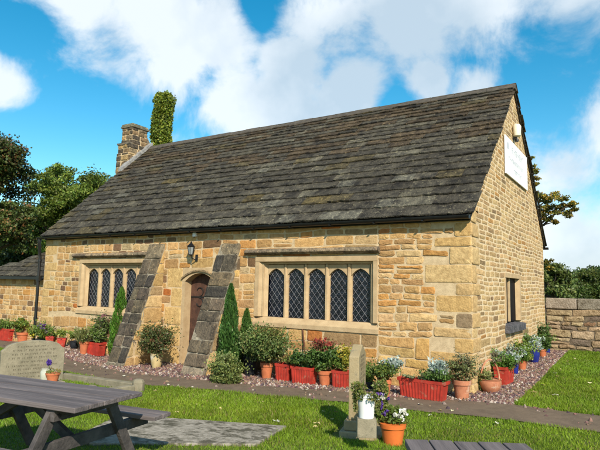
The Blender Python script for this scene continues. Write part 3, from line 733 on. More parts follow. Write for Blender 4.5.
# ------------------------------------------------------------------ graves and slab
SL4 = [G(120, 417), G(287, 428.5), G(256, 447), G(60, 446)]
m = MB([MT['concrete']]); p = [np.array(gv(q[0], q[1], -.10)) for q in SL4]
vs = p+[q+np.array([0, 0, .135]) for q in p]; m.add(vs, [(4, 5, 6, 7)]+[(i, (i+1) % 4, 4+(i+1) % 4, 4+i) for i in range(4)])
tag(m.build('ledger_slab', bevel=.012), 'flat pale stone slab with black moss blotches set in the lawn', 'stone slab')
slab_poly = [q[:2] for q in SL4]
def frame_at(c, nrm):     # local (a along face width, w along normal, z up) to world
    nrm = np.array([nrm[0], nrm[1], 0.])/math.hypot(*nrm[:2]); wd = np.array([-nrm[1], nrm[0], 0.])
    c = np.array(c, float)
    return lambda a, w, z: tuple(c+wd*a+nrm*w+np.array([0, 0, z]))
# headstone at left
hc = G(31, 383); hb = float(gz(hc[0], hc[1])); hn = (.95, -.33)
T = frame_at((hc[0], hc[1], hb-.1), hn); s = pxm(hc); HW = 52*s/2*1.13; HH = (383-341)*s+.1
print('headstone', hc, HW*2, HH)
t = thing('headstone', (hc[0], hc[1], hb), 'wide lichened sandstone headstone with curved top at the left behind the picnic table', 'headstone')
m = MB([MT['gravestone']]); pr = [(-HW, 0), (HW, 0), (HW, HH-.17), (HW-.07, HH-.12)]+[(HW*.86*math.cos(q), HH-.12+.12*math.sin(q)) for q in np.linspace(.15, math.pi-.15, 14)]+[(-HW+.07, HH-.12), (-HW, HH-.17)]
m.prism([T(a, -.06, z) for a, z in pr], np.array(T(0, .06, 0))-np.array(T(0, -.06, 0))); m.build('stone', t, bevel=.01)
def carving(T, w, z0, z1, rows, hw, depth=.0, seed=1):
    m = MB([MT['carve']]); rs = random.Random(seed)
    for i in range(rows):
        z = z1-(z1-z0)*i/rows; h = rs.choice([.028, .034, .03]); ext = hw*rs.uniform(.45, .95); a = -ext
        while a < ext:
            L_ = rs.uniform(.012, .024); k = rs.randrange(4); e = .0055
            m.box((a, w-.003, z), (a+e, w+.0015, z+h), T=T)
            if k != 0: m.box((a+e, w-.003, z+h-e), (a+L_, w+.0015, z+h), T=T)
            if k > 1: m.box((a+e, w-.003, z+h*.4), (a+L_, w+.0015, z+h*.4+e), T=T)
            a += L_+.010
            if rs.random() < .2: a += .03
    return m
carving(T, .06, .14, HH-.12, 9, HW*.86, seed=4).build('inscription', t)
# kerb set of that grave
k0, k1 = G(57, 379), G(138, 391)
dirk = (k1-k0)[:2]; Lk = np.linalg.norm(dirk); dirk /= Lk; per = np.array([dirk[1], -dirk[0]])
if per[1] > 0: per = -per
t = thing('grave_kerb', (k0[0], k0[1], k0[2]), 'low stone kerb round the grave between the path and the picnic table', 'grave kerb')
def bar(mb_, A, B, w, z0, h):
    A = np.array(A[:2]); B = np.array(B[:2]); d = (B-A)/np.linalg.norm(B-A); q = np.array([-d[1], d[0]])*w/2; za, zb = float(gz(*A)), float(gz(*B))
    v = [(*(A-q), za+z0), (*(B-q), zb+z0), (*(B+q), zb+z0), (*(A+q), za+z0), (*(A-q), za+h), (*(B-q), zb+h), (*(B+q), zb+h), (*(A+q), za+h)]
    mb_.add(v, [(3, 2, 1, 0), (4, 5, 6, 7), (0, 1, 5, 4), (1, 2, 6, 5), (2, 3, 7, 6), (3, 0, 4, 7)])
A, B = k0[:2], k1[:2]; A2, B2 = A+per*.95, B+per*.95
for p, q in ((A, B), (A2, B2)): m = MB([MT['gravestone']]); bar(m, p, q-dirk*.10, .13, -.1, .13); m.build('side_kerb', t, bevel=.015)
m = MB([MT['gravestone']]); bar(m, B+per*.12, B2-per*.12, .13, -.1, .12); m.build('foot_kerb', t, bevel=.015)
for q in (B, B2):
    m = MB([MT['gravestone']]); z = float(gz(*q)); c = (q[0], q[1], z); m.lathe([(.105, -.1), (.105, .15), (.085, .19), (.04, .205)], c, 8); m.build('corner_post', t, bevel=.006)
# glass jar and small pot in front of headstone
P = G(43.5, 383)+0; P = np.array([hc[0]+.30, hc[1]+.05, 0]); P[2] = float(gz(P[0], P[1]))
def small_terr(P, r, h, name, label, mat='terra', cat='potted plant', group=None):
    t = thing(name, P, label, cat, group); m = MB([MT[mat], MT['soil']])
    m.lathe([(r*.72, 0), (r*.97, h*.78), (r*1.06, h*.78), (r*1.08, h), (r*.98, h)], P, 20); m.lathe([(r*.95, h*.98), (r*.9, h*.99)], P, 14, mi=1); m.build('pot', t, smooth=True); return t
def place(px, py, depthz=0): P = G(px, py); return P
# plinth block the jar and pot stand on
Q = on(52.5, 381, 2, .10); Qz = float(gz(Q[0], Q[1]))
m = MB([MT['gravestone']]); m.box((Q[0]-.28, Q[1]-.13, Qz-.05), (Q[0]+.14, Q[1]+.13, .10), jit=.006); tag(m.build('stone_block', bevel=.01), 'low stone block carrying a jar and a small flowerpot before the headstone', 'stone block')
sQ = pxm(Q); t = small_terr((Q[0], Q[1], .10), 6.6*sQ, 8*sQ, 'flower_pot', 'small terracotta pot with one purple flower by the curved headstone')
L = Leaves(); L.blob((Q[0], Q[1], .10+9*sQ), (7*sQ, 7*sQ, 3*sQ), 160, .03, (.16, .2, .04), col2=(.3, .22, .05)); L.build('foliage', t)
m = MB([MT['iron']]); fx = np.array([Q[0]-5*sQ*RT[0], Q[1]-5*sQ*RT[1], 0]); m.tube([(Q[0], Q[1], .12), (fx[0], fx[1], .10+16*sQ)], .005, 5); m.mats = [M('stem', (.06, .1, .02))]; m.build('stem', t)
L = Leaves(); L.blob((fx[0], fx[1], .10+18*sQ), (2.2*sQ, 2.2*sQ, 2.6*sQ), 120, .03, (.10, .05, .30), aspect=.8); L.build('flower', t, MT['petal'])
m = MB([M('frosted jar', (.42, .42, .34), (.34, .35, .28), rough=.25, bump=.05, spec=.6)]); c = (Q[0]-.085-4*sQ, Q[1]-.02, .10); m.lathe([(5*sQ, 0), (5.4*sQ, .02), (5.4*sQ, 8.5*sQ), (4.5*sQ, 10*sQ), (4.7*sQ, 11.5*sQ)], c, 16)
tag(m.build('jar', smooth=True), 'cloudy pale jar beside the small purple flower pot at the headstone', 'jar')

# tall pointed monument
mc = G(357, 432); mz = float(gz(mc[0], mc[1])); sM = pxm(mc); print('monument', mc, sM)
ml = np.array([.955, .295]); T = frame_at((mc[0], mc[1], mz), ml)     # normal = inscription side (to the right)
t = thing('gravestone', (mc[0], mc[1], mz), 'tall narrow gravestone with pointed top seen edge on, carved on its right side', 'gravestone')
m = MB([MT['monument']]); base = 0.0; ph = (437-351)*sM
th, w2 = .062, .27
pr = [(-w2, .20), (w2, .20), (w2, ph-.12), (.02, ph), (-.02, ph), (-w2, ph-.12)]
m.prism([T(a, -th, z) for a, z in pr], np.array(T(0, th, 0))-np.array(T(0, -th, 0))); m.build('stone', t, bevel=.012)
m = MB([MT['monument']]); m.box((-.33, -.105, .09), (.33, .24, .20), T=T); m.box((-.38, -.15, -.15), (.38, .32, .088), T=T); m.build('plinth', t, bevel=.012)
carving(T, th, .34, ph-.15, 11, w2*.8, seed=8).build('inscription', t)
# small carved block on the plinth and white bucket on it
bt = T(-.16, .155, .202); bt = np.array(bt)
Bc = on(362, 437, 2, mz+.203); print('block', Bc)
Tb = frame_at((Bc[0]+.02, Bc[1]+.06, mz+.203), (.50, -.86))
m = MB([MT['gravestone']]); hb_ = 18*pxm(Bc); m.box((-.10, -.085, 0), (.10, .085, hb_), T=Tb); tag(m.build('stone_block', bevel=.006), 'small square memorial block under the white bucket on the gravestone plinth', 'stone block')
wz = mz+.205+hb_; wc = np.array(Tb(0, 0, 0)); t = thing('planted_bucket', (wc[0], wc[1], wz), 'white metal bucket of trailing flowers standing on the gravestone block', 'potted plant')
m = MB([MT['white'], MT['soil']]); hw = 19*sM; m.lathe([(.078, 0), (.097, hw*.93), (.104, hw*.94), (.104, hw), (.094, hw)], (wc[0], wc[1], wz), 24); m.lathe([(.09, hw*.9), (.09, hw*.985)], (wc[0], wc[1], wz), 16, mi=1); m.build('bucket', t, smooth=True)
L = Leaves()
rt = RT*np.array([1, 1, 0])
for k in range(16):
    o = rt*random.uniform(-.13, .2)+D*np.array([1, 1, 0])*random.uniform(-.12, .1)
    L.blob((wc[0]+o[0], wc[1]+o[1], wz+hw+random.uniform(-.02, .12)), (.06, .06, .05), 110, .035, (.15, .19, .04), col2=(.24, .20, .07), mix=.3)
for k in range(14):
    o = rt*random.choice([-.11, -.12, .12, .13, .1]); L.blob((wc[0]+o[0]-.03*D[0], wc[1]+o[1]-.04, wz+hw-random.uniform(0, .16)), (.025, .03, .04), 45, .028, (.16, .18, .05), col2=(.3, .26, .09))
L.build('foliage', t)
L = Leaves(); 
for k in range(5): o = rt*random.uniform(.08, .24); L.blob((wc[0]+o[0], wc[1]+o[1]-.08, wz+hw+random.uniform(-.03, .03)), (.02, .02, .015), 25, .028, random.choice([(.16, .07, .35), (.7, .7, .6)]), aspect=.9)
L.build('flowers', t, MT['petal'])
# orange pot right of monument
oc = G(394, 446); so = pxm(oc); oc = oc+D*np.array([1, 1, 0])*.08; oz = float(gz(oc[0], oc[1])); t = thing('potted_plant', (oc[0], oc[1], oz), 'orange plastic pot of violets and white daisies at the foot of the tall gravestone', 'potted plant')
m = MB([MT['orange'], MT['soil']]); rr = 13*so; hh = 21*so
m.lathe([(rr*.72, 0), (rr*.93, hh*.80), (rr*1.02, hh*.80), (rr*1.05, hh), (rr*.95, hh)], (oc[0], oc[1], oz), 26); m.lathe([(rr*.9, hh*.9), (rr*.9, hh*.985)], (oc[0], oc[1], oz), 16, mi=1); m.build('pot', t, smooth=True)
L = Leaves()
for k in range(18):
    o = rt*random.uniform(-.16, .13); h_ = random.uniform(.0, .16) if o@rt < .05 else random.uniform(0, .09)
    L.blob((oc[0]+o[0], oc[1]+o[1]+random.uniform(-.1, .1), oz+hh+h_), (.06, .06, .05), 110, .045, (.16, .22, .04), col2=(.10, .14, .03), mix=.4)
for k in range(10): o = rt*(-.15+random.uniform(-.03, .05)); L.blob((oc[0]+o[0], oc[1]+o[1], oz+hh+random.uniform(.05, .3)), (.05, .05, .06), 60, .04, (.2, .22, .05), col2=(.35, .33, .12))
L.build('foliage', t)
L = Leaves()
for k in range(9):
    o = rt*random.uniform(-.16, -.02); L.blob((oc[0]+o[0], oc[1]+o[1]-.07, oz+hh+random.uniform(.1, .3)), (.022, .022, .02), 30, .03, (.13, .06, .32), aspect=.9)
for k in range(7):
    o = rt*random.uniform(.03, .19); L.blob((oc[0]+o[0], oc[1]+o[1]-.08, oz+hh+random.uniform(.04, .16)), (.022, .022, .016), 30, .032, (.8, .8, .72), aspect=.9, var=.08)
L.build('flowers', t, MT['petal'])

# ------------------------------------------------------------------ picnic tables
def grain(lg_, k):
    return M('weathered timber '+k, (.19, .158, .152), (.065, .054, .054), scale=9, lo=.3, hi=.72, detail=10, bump=.8, bscale=55, rough=.75, col3=(.045, .038, .04), s3=14, t3=.66, stretch=(math.atan2(lg_[1], lg_[0]), 14))
def picnic(C1, e, lg, zt, gz0, wid, Ln, label, tint=1.):
    """C1 far right corner of the top; e across, lg along (unit 2D)"""
    e = np.array(e)/np.linalg.norm(e); lg = np.array(lg)/np.linalg.norm(lg)
    T = lambda a, b, z: (C1[0]+lg[0]*a+e[0]*b, C1[1]+lg[1]*a+e[1]*b, z)
    MT['timber'] = grain(lg, 'a' if zt < .68 else 'b')
    t = thing('picnic_table', T(Ln/2, wid/2, gz0), label, 'picnic table', 'weathered grey picnic tables on the lawn')
    m = MB([MT['timber']]); nb = 5; bw = wid/nb
    for i in range(nb): m.box((random.uniform(-.006, .006), i*bw+.004, zt-.04), (Ln, (i+1)*bw-.004, zt+random.uniform(-.002, .002)), T=T)
    m.build('tabletop', t, bevel=.006)
    sh = .27; sw = .25; zs = gz0+.44
    for b0 in (-sh-sw+.02, wid+sh-.02):
        m = MB([MT['timber']])
        for j in range(2): m.box((.06, b0+j*sw/2+.004, zs-.04), (Ln-.06, b0+(j+1)*sw/2-.004, zs), T=T)
        m.build('seat', t, bevel=.006)
    for a0 in (.28, Ln-.34):
        for s in (0, 1):
            m = MB([MT['timberd']]); bt_, bb = (.10, -.30) if s == 0 else (wid-.10, wid+.30)
            v = [T(a0+da, b+db, z) for z, b in ((gz0-.02, bb), (zt-.042, bt_)) for da in (0, .045) for db in (-.055, .055)]
            m.add(v, [(0, 1, 3, 2), (4, 6, 7, 5), (0, 4, 5, 1), (2, 3, 7, 6), (0, 2, 6, 4), (1, 5, 7, 3)]); m.build('leg', t, bevel=.004)
        m = MB([MT['timberd']]); m.box((a0+.047, -sh-sw+.02, zs-.14), (a0+.092, wid+sh+sw-.02, zs-.042), T=T); m.box((a0-.046, .03, zt-.135), (a0-.001, wid-.03, zt-.042), T=T); m.build('cross_rail', t, bevel=.004)
        for bb_ in (.06, wid-.06):
            m = MB([MT['iron']]); c0 = T(a0-.05, bb_+(.015 if bb_ < .1 else -.015), zt-.09); c1_ = T(a0-.062, bb_+(.015 if bb_ < .1 else -.015), zt-.09); m.tube([c0, c1_], .013, 8); m.build('bolt', t)
        m = MB([MT['timberd']]); q = 1 if a0 < 1 else -1; x0_ = a0+.02; v = [T(x0_+q*dx+dd, wid/2+b, z+dd2) for dx, z in ((.10, zs-.09), (.62, zt-.09)) for dd, dd2 in ((-.0, -.04), (0, .04)) for b in (-.022, .022)]
        m.add(v, [(0, 1, 3, 2), (4, 6, 7, 5), (0, 4, 5, 1), (2, 3, 7, 6), (0, 2, 6, 4), (1, 5, 7, 3)]); m.build('brace', t)
    return t
zt = .66
c1, c2 = on(142.7, 391.5, 2, zt), on(91.5, 411, 2, zt); far_ = on(5, 374.5, 2, zt)
lg = (far_-c1)[:2]; lg /= np.linalg.norm(lg); e = np.array([-lg[1], lg[0]]); e = e if e@(c2-c1)[:2] > 0 else -e
print('table', c1, c2, lg, e, (c2-c1)[:2]@e, (c2-c1)[:2]@lg)
picnic(c1, e, lg, zt, float(gz(c1[0], c1[1])), (c2-c1)[:2]@e, 1.95, 'large grey weathered picnic table in the left foreground beside the slab')
d1, d2 = on(404, 439, 2, .69), on(526, 443, 2, .69)
e = (d2-d1)[:2]; W_ = np.linalg.norm(e); e /= W_; lg = np.array([e[1], -e[0]])
if lg[1] > 0: lg = -lg
print('table2', d1, d2, W_)
picnic(d1, e, lg, .69, -.04, W_, 1.8, 'picnic table cut off by the bottom right edge, only its board ends showing')

# ------------------------------------------------------------------ potted plants
GRN, YEL, DRK, SIL, GRY, PNK, RED = (.13, .20, .038), (.27, .29, .05), (.045, .075, .02), (.42, .48, .46), (.17, .2, .10), (.42, .10, .14), (.40, .04, .03)
rtn = RT*np.array([1, 1, 0]); rtn /= np.linalg.norm(rtn)
def rpot(m, P, r, h, style='rim'):
    if style == 'rim': pr = [(r*.70, 0), (r*.93, h*.76), (r*1.03, h*.76), (r*1.05, h), (r*.95, h), (r*.94, h*.93)]
    elif style == 'urn': pr = [(r*.62, 0), (r*.75, h*.2), (r*.98, h*.75), (r*1.0, h*.93), (r*1.07, h), (r*.95, h), (r*.94, h*.93)]
    elif style == 'bowl': pr = [(r*.55, 0), (r*.85, h*.3), (r*1., h*.7), (r*.96, h*.9), (r*1.03, h), (r*.92, h), (r*.9, h*.93)]
    elif style == 'square': pr = [(r*.85, 0), (r*1.15, h*.8), (r*1.22, h*.8), (r*1.25, h), (r*1.12, h), (r*1.1, h*.93)]
    m.lathe(pr, P, 4 if style == 'square' else 24)
    m.lathe([(r*.9, h*.86), (r*.9, h*.92)], P, 16, mi=1)
def trough(m, P, w, d, h, ax_):
    a = np.array([ax_[0], ax_[1]])/math.hypot(*ax_[:2]); b = np.array([-a[1], a[0]])
    T = lambda u, v, z: (P[0]+a[0]*u+b[0]*v, P[1]+a[1]*u+b[1]*v, P[2]+z)
    def ring(k, z): return [T(u*w/2*k, v*d/2*k, z) for u, v in ((-1, -1), (1, -1), (1, 1), (-1, 1))]
    vs = ring(.88, 0)+ring(.97, h*.84)+ring(1.03, h*.84)+ring(1.05, h)+ring(.97, h)+ring(.95, h*.9)
    m.add(vs, [(3, 2, 1, 0)]+[(k*4+i, k*4+(i+1) % 4, (k+1)*4+(i+1) % 4, (k+1)*4+i) for k in range(5) for i in range(4)])
    m.add(ring(.955, h*.88), [(0, 1, 2, 3)], mi=1)
    for s in (-1, 1):
        n = max(4, int(w/.055))
        for i in range(n):
            u = (-.5+(i+.5)/n)*w; rw = w/n*.27
            v = [T(uu*k, s*(d/2*k+o), z) for z, k in ((.01, .885), (h*.83, .968)) for uu, o in ((u-rw, -.01), (u+rw, -.01), (u+rw*.7, .009), (u-rw*.7, .009))]
            m.add(v, [(0, 1, 2, 3), (7, 6, 5, 4), (0, 4, 5, 1), (1, 5, 6, 2), (2, 6, 7, 3), (3, 7, 4, 0)])
def plant(px, py, wpx, hpx, mat, style, label, fol, axis=None, name='potted_plant', cat='potted plant', back=None, group='potted plants along the chapel walls'):
    P = G(px, py); s = pxm(P); r = wpx*s/2
    bk = np.array([D[0], D[1], 0])*(r*.7 if style != 'trough' else .09)
    P = P+bk
    if -12.9 < P[0] < -.02 and P[1] < 1: P[1] = min(P[1], -.06-min(r, .16))
    elif P[1] > -.2 and P[0] > -1: P[0] = max(P[0], .05+min(r, .14))
    P[2] = float(gz(P[0], P[1]))+.012
    t = thing(name, P, label, cat, group)
    h = hpx*s
    if style != 'none':
        m = MB([MT[mat], MT['soil']])
        if style == 'trough': trough(m, P, wpx*s/max(.5, abs(np.dot(rtn[:2], axis or (1, 0)))), .22, h, axis or (1, 0))
        elif style == 'basket':
            rpot(m, P, r*1.0, h*.55, 'bowl'); z0 = h*.45
            m.tube([(P[0]+rtn[0]*r*.85*math.cos(q), P[1]+rtn[1]*r*.85*math.cos(q), P[2]+z0+h*.85*math.sin(q)) for q in np.linspace(0, math.pi, 14)], .016, 8); h = h*.55
        else: rpot(m, P, r*.95, h, style)
        m.build('pot', t, smooth=(style not in ('square', 'trough')))
    L = Leaves(); F = Leaves(); nf = 0
    for k in fol:
        kind, dx, dy, rx, ry, n, size, col = k[:8]; c = P+rtn*dx*s+np.array([0, 0, dy*s]); R3 = (rx*s, rx*s*.8, ry*s)
        if kind == 'b':
            n = int(n*1.7); nb_ = max(3, int(n/60)); R3 = (R3[0]*1.28, R3[1]*1.2, R3[2]*1.15)
            for _ in range(max(6, int(n/45))):      # loose sprigs breaking the outline
                d = RNG.normal(size=3); d[2] = abs(d[2])*.9+.1; d /= np.linalg.norm(d); tt = np.linspace(.5, RNG.uniform(1.1, 1.55), 8)[:, None]
                q = c+d*np.array(R3)*tt+RNG.normal(size=(8, 3))*size*.35; ax_2 = d*.6+RNG.normal(size=(8, 3))*.6
                L.quads(q, ax_2, size*RNG.uniform(.6, 1.1, 8), size*.5, np.array(col)*RNG.uniform(.9, 1.4), var=.2)
            for _ in range(nb_):
                d = RNG.normal(size=3); d /= np.linalg.norm(d); cc = c+d*np.array(R3)*RNG.random()**.4*.85
                L.blob(cc, (R3[0]*.34, R3[1]*.34, R3[2]*.34), 60, size, np.array(col)*RNG.uniform(.75, 1.25), col2=k[8] if len(k) > 8 else None, mix=.3, shell=.2)
        elif kind == 's': L.spikes(c, n, ry*s, size, col, spread=rx*s/(ry*s)*.9, r0=rx*s*.3)
        elif kind == 'f':
            nf += 1
            for _ in range(n):
                d = RNG.normal(size=3); d /= np.linalg.norm(d); d[1] = -abs(d[1]); F.blob(c+d*np.array(R3)*RNG.uniform(.6, 1.), (size*.5,)*3, 12, size, col, aspect=.9, shell=.1)
    L.build('foliage', t)
    if nf: F.build('flowers', t, MT['petal'])
    return t
b = 'b'; X_ = (1, 0); Y_ = (0, 1)
plant(4, 341, 20, 12, 'redp', 'trough', 'red trough of grassy plants at the far left edge by the annex', [(b, 0, 16, 9, 5, 400, .07, GRN), ('s', 0, 10, 6, 14, 60, .03, GRN)])
plant(20, 343, 12, 10, 'terra', 'rim', 'terracotta pot with bushy green plant in front of the annex wall', [(b, -3, 17, 9, 6, 600, .07, GRN, YEL), (b, 8, 12, 6, 5, 250, .06, YEL)])
plant(44, 345, 10, 6, 'blackpot', 'rim', 'low clump of purple and yellow flowers just right of the black downpipe', [(b, -1, 12, 9, 8, 700, .07, GRN, YEL), ('f', 1, 15, 7, 6, 14, .07, (.20, .10, .28)), ('f', -7, 9, 4, 3, 7, .06, (.6, .5, .05))])
plant(51, 346, 9, 9, 'redp', 'square', 'square red pot half hidden behind the curved headstone', [(b, 1, 13, 5, 4, 200, .06, GRN)])
plant(60, 349, 10, 10, 'redp', 'square', 'small red pot with low greenery left of the black bowl', [(b, 0, 14, 6, 4, 300, .06, YEL, GRN)], )
plant(72.5, 350, 9, 8, 'blackpot', 'bowl', 'low black bowl between two red pots left of the first buttress', [(b, 1, 14, 6, 5, 320, .06, GRN, YEL)])
plant(82, 355, 9.5, 13, 'terra', 'rim', 'terracotta pot with wispy brownish grass left of the red trough', [('s', 0, 10, 9, 20, 200, .022, (.2, .2, .07)), (b, 0, 18, 8, 6, 350, .05, (.2, .2, .08), GRN)])
plant(96, 356, 18, 13, 'redp', 'trough', 'red trough under the pink flowered shrub beside the first buttress', [(b, 0, 20, 9, 8, 800, .06, GRN, GRY), (b, 5, 30, 9, 10, 700, .055, (.11, .13, .05), GRN), ('f', 8, 36, 7, 6, 16, .05, (.32, .14, .16))])
plant(155, 369, 14, 14.5, 'creampot', 'urn', 'cream glazed pot with dense dark shrub between the two buttresses', [(b, -1, 27, 17, 14, 2600, .055, (.09, .11, .035), (.17, .10, .05)), ('f', 2, 29, 15, 12, 24, .03, (.25, .07, .05))])
plant(250, 377, 18, 20, 'blackpot', 'rim', 'black tub in the shade behind the variegated shrub', [(b, 0, 27, 9, 6, 500, .05, (.10, .14, .09))])
plant(266, 380, 13.5, 16, 'terra', 'rim', 'terracotta pot carrying the largest bushy shrub right of the conifers', [(b, -4, 32, 22, 15, 3600, .06, (.12, .17, .05), (.22, .23, .08)), (b, 2, 44, 16, 6, 800, .05, (.17, .15, .05), GRN), ('s', 14, 22, 6, 12, 90, .03, SIL)])
plant(284.5, 382, 14, 17, 'redp', 'trough', 'short red ribbed trough just right of the largest shrub pot', [(b, 2, 21, 8, 4, 400, .05, (.19, .18, .06), GRN), (b, 8, 8, 3, 10, 260, .04, GRN)])
plant(304, 385, 21, 17, 'redp', 'trough', 'red ribbed trough below the rusty rod with dark green leaves', [(b, -1, 23, 11, 8, 1100, .06, (.08, .14, .04), GRN)])
plant(325, 387, 15, 15, 'terra', 'rim', 'terracotta pot with feathery red topped plant under the right window', [(b, 0, 26, 15, 11, 2100, .06, (.09, .16, .04), GRN), (b, -2, 39, 13, 6, 700, .04, (.22, .07, .045), (.11, .09, .03)), ('f', -2, 42, 12, 6, 34, .04, (.36, .07, .05))])
plant(342, 389, 14, 17, 'redp', 'trough', 'red ribbed trough with yellow leaved plant just left of the tall gravestone', [(b, 3, 28, 7, 10, 700, .06, (.34, .29, .04), YEL), (b, -4, 21, 5, 4, 200, .05, GRN)])
plant(370, 391, 10, 8, 'blackpot', 'rim', 'low leafy green plant just right of the tall gravestone', [(b, 0, 15, 8, 8, 700, .05, (.12, .18, .035))], name='potted_plant')
plant(385, 398, 15, 17, 'terra', 'rim', 'terracotta pot with silver leaves between the tall gravestone and the long red trough', [(b, -1, 24, 12, 8, 1300, .05, (.10, .15, .035), YEL), ('s', 8, 26, 9, 14, 150, .032, SIL), (b, 9, 31, 8, 6, 260, .055, SIL)])
plant(424.5, 400, 40, 19, 'redp', 'trough', 'longest red ribbed trough beside the chapel corner', [(b, 13, 22, 11, 6, 900, .055, (.09, .16, .04), GRN), ('s', 16, 22, 9, 15, 170, .03, SIL), (b, 16, 32, 8, 6, 330, .06, SIL), (b, 0, 22, 6, 4, 200, .04, GRY), (b, -16, 20, 7, 2, 60, .04, GRY)], axis=(1, -.06))
plant(464, 401, 19, 19, 'terrapale', 'rim', 'pale terracotta pot with wispy shrub in front of the chapel corner', [(b, -1, 28, 13, 10, 1000, .045, (.17, .19, .07), (.22, .13, .07)), (b, 3, 38, 11, 9, 350, .035, (.22, .20, .11))])
plant(487, 394, 22, 25, 'terrapale', 'basket', 'terracotta basket planter with a hooped handle', [(b, -7, 17, 9, 5, 600, .045, (.19, .22, .07), (.28, .22, .1)), (b, 6, 34, 6, 5, 160, .04, (.22, .19, .11)), (b, -11, 10, 4, 8, 260, .04, (.2, .22, .08))])
plant(502, 385, 17, 18, 'redp', 'trough', 'red trough set along the gable wall nearest the corner', [(b, 6, 25, 8, 6, 600, .05, SIL), (b, -5, 22, 13, 9, 1700, .055, (.11, .20, .035)), ('s', -6, 24, 8, 12, 90, .03, SIL)], axis=(.10, 1))
plant(515.5, 375, 8, 13, 'blue', 'rim', 'dark blue pot squeezed behind the gable side red trough', [(b, 0, 18, 9, 7, 1100, .055, (.12, .20, .03)), (b, -9, 24, 7, 4, 420, .05, SIL), (b, 5, 24, 5, 4, 200, .05, GRN)])
plant(523.5, 371, 10, 10, 'terra', 'rim', 'small terracotta pot between the two blue pots by the gable', [(b, 0, 17, 10, 9, 1300, .06, (.18, .25, .045), YEL)])
plant(536, 364, 11.5, 12.5, 'blue', 'bowl', 'round glossy blue pot with silver foliage by the gable', [(b, -2, 17, 8, 6, 600, .05, SIL), (b, -6, 21, 8, 6, 700, .05, (.13, .2, .05), GRY)])
plant(544, 358, 8, 8, 'terra', 'rim', 'little terracotta pot near the boundary wall corner', [(b, 0, 15, 7, 8, 700, .06, (.08, .14, .03))])
plant(548.5, 354, 7, 9, 'blue', 'rim', 'farthest blue pot against the boundary wall', [(b, 0, 12, 6, 5, 300, .06, GRN), (b, -4, 22, 7, 6, 400, .06, (.07, .12, .03))])
# conifers and ground shrubs
def conifer(px, py, hpx, wpx, label, col, n):
    P = G(px, py); P[2] = float(gz(P[0], P[1])); s = pxm(P); H = hpx*s; W_ = wpx*s/2
    t = thing('conifer', P, label, 'conifer', 'conifers growing against the chapel wall')
    m = MB([MT['bark']]); m.tube([P, P+np.array([0, 0, H*.8])], [.03, .008], 7); m.build('trunk', t)
    L = Leaves(); k = int(n)
    z = RNG.random(k)**1.1; a = RNG.uniform(0, 6.28, k); prof = np.minimum(1, (1-z)**.62*1.25)*(.55+.45*np.minimum(1, z*5))*W_
    rr = prof*(1-.45*RNG.random(k)**2)*(1+.16*np.sin(a*3+z*17)); c = np.stack([P[0]+rr*np.cos(a), P[1]+rr*np.sin(a), P[2]+z*H], 1)
    d = np.stack([np.cos(a)*.4, np.sin(a)*.4, np.full(k, 1.)], 1)+RNG.normal(size=(k, 3))*.25
    cl_ = 1+.25*np.sin(a*5+z*23)[:, None]
    L.quads(c, d, RNG.uniform(.05, .11, k), .022, np.array(col)*cl_, var=.3); L.build('foliage', t)
conifer(228, 377, 92, 22, 'tallest dark green columnar conifer against the right side of the second buttress', (.06, .135, .03), 9000)
conifer(245, 374, 64, 18, 'shorter columnar conifer just right of the tallest one', (.075, .15, .032), 6000)
conifer(118, 358, 70, 20, 'bright green columnar conifer left of the first buttress', (.09, .20, .025), 6500)
plant(226, 383, 1, 1, 'terra', 'none', 'low variegated yellow green shrub at the foot of the second buttress', [(b, 0, 10, 15, 13, 2600, .05, (.20, .23, .07), (.11, .15, .04)), (b, -3, 22, 10, 6, 600, .05, (.22, .26, .10))], name='shrub', cat='shrub', group='low shrubs in the gravel')
plant(252, 371, 1, 1, 'terra', 'none', 'reddish flowering stems behind the largest pot, right of the conifers', [(b, 0, 22, 10, 10, 700, .05, (.15, .11, .05), GRN), ('f', 0, 26, 8, 6, 14, .04, (.35, .16, .12))], name='shrub', cat='shrub', group='low shrubs in the gravel')
plant(493, 374, 1, 1, 'terra', 'none', 'straggly brownish plant growing at the gable corner', [(b, -8, 18, 12, 12, 500, .05, (.16, .15, .07), (.2, .10, .06)), (b, 6, 22, 8, 5, 260, .05, SIL)], name='shrub', cat='shrub', group='low shrubs in the gravel')
plant(531, 362, 1, 1, 'terra', 'none', 'bushy green plants massed along the gable foot', [(b, -9, 17, 9, 8, 900, .06, (.14, .21, .04)), (b, 1, 20, 8, 5, 500, .05, SIL), (b, -20, 19, 8, 7, 700, .06, (.12, .19, .04))], name='shrub', cat='shrub', group='low shrubs in the gravel')

# ------------------------------------------------------------------ boundary wall
bw = thing('boundary_wall', (8, 7.6, 0), 'old rubble stone boundary wall with large coping blocks beyond the lawn', 'wall')
mb = MB([MT['mortar'], MT['rubble']]); mb.mats = [M('dark joint', (.16, .125, .085), (.08, .06, .04), scale=12, bump=.6), MT['rubble']]
BX0, BX1, BY = -.0, 30., 7.64
mb.box((BX0+.003, BY, -1), (BX1, BY+.42, 1.12))
RUB = [(20, (.36, .265, .16)), (14, (.30, .215, .125)), (8, (.40, .31, .19)), (10, (.20, .15, .11)), (8, (.36, .27, .17)), (6, (.27, .16, .09)), (4, (.15, .12, .10))]
random.seed(9)
masonry(mb, lambda u, v, w: (u, BY-w, v), BX0, 14, [-.3, .55, 1.12], (.10, .22), (.3, .75), RUB, jit=.018, dep=.03, split=.25, gap=.010, wob=lambda u, v: .02*math.sin(u*3+v*4))
masonry(mb, lambda u, v, w: (u, BY-w, v), 14, BX1, [-.3, 1.12], (.2, .3), (.4, .7), RUB, jit=.018, dep=.03)
mb.build('rubble', bw)
m = MB([MT['rubble']]); x = BX0
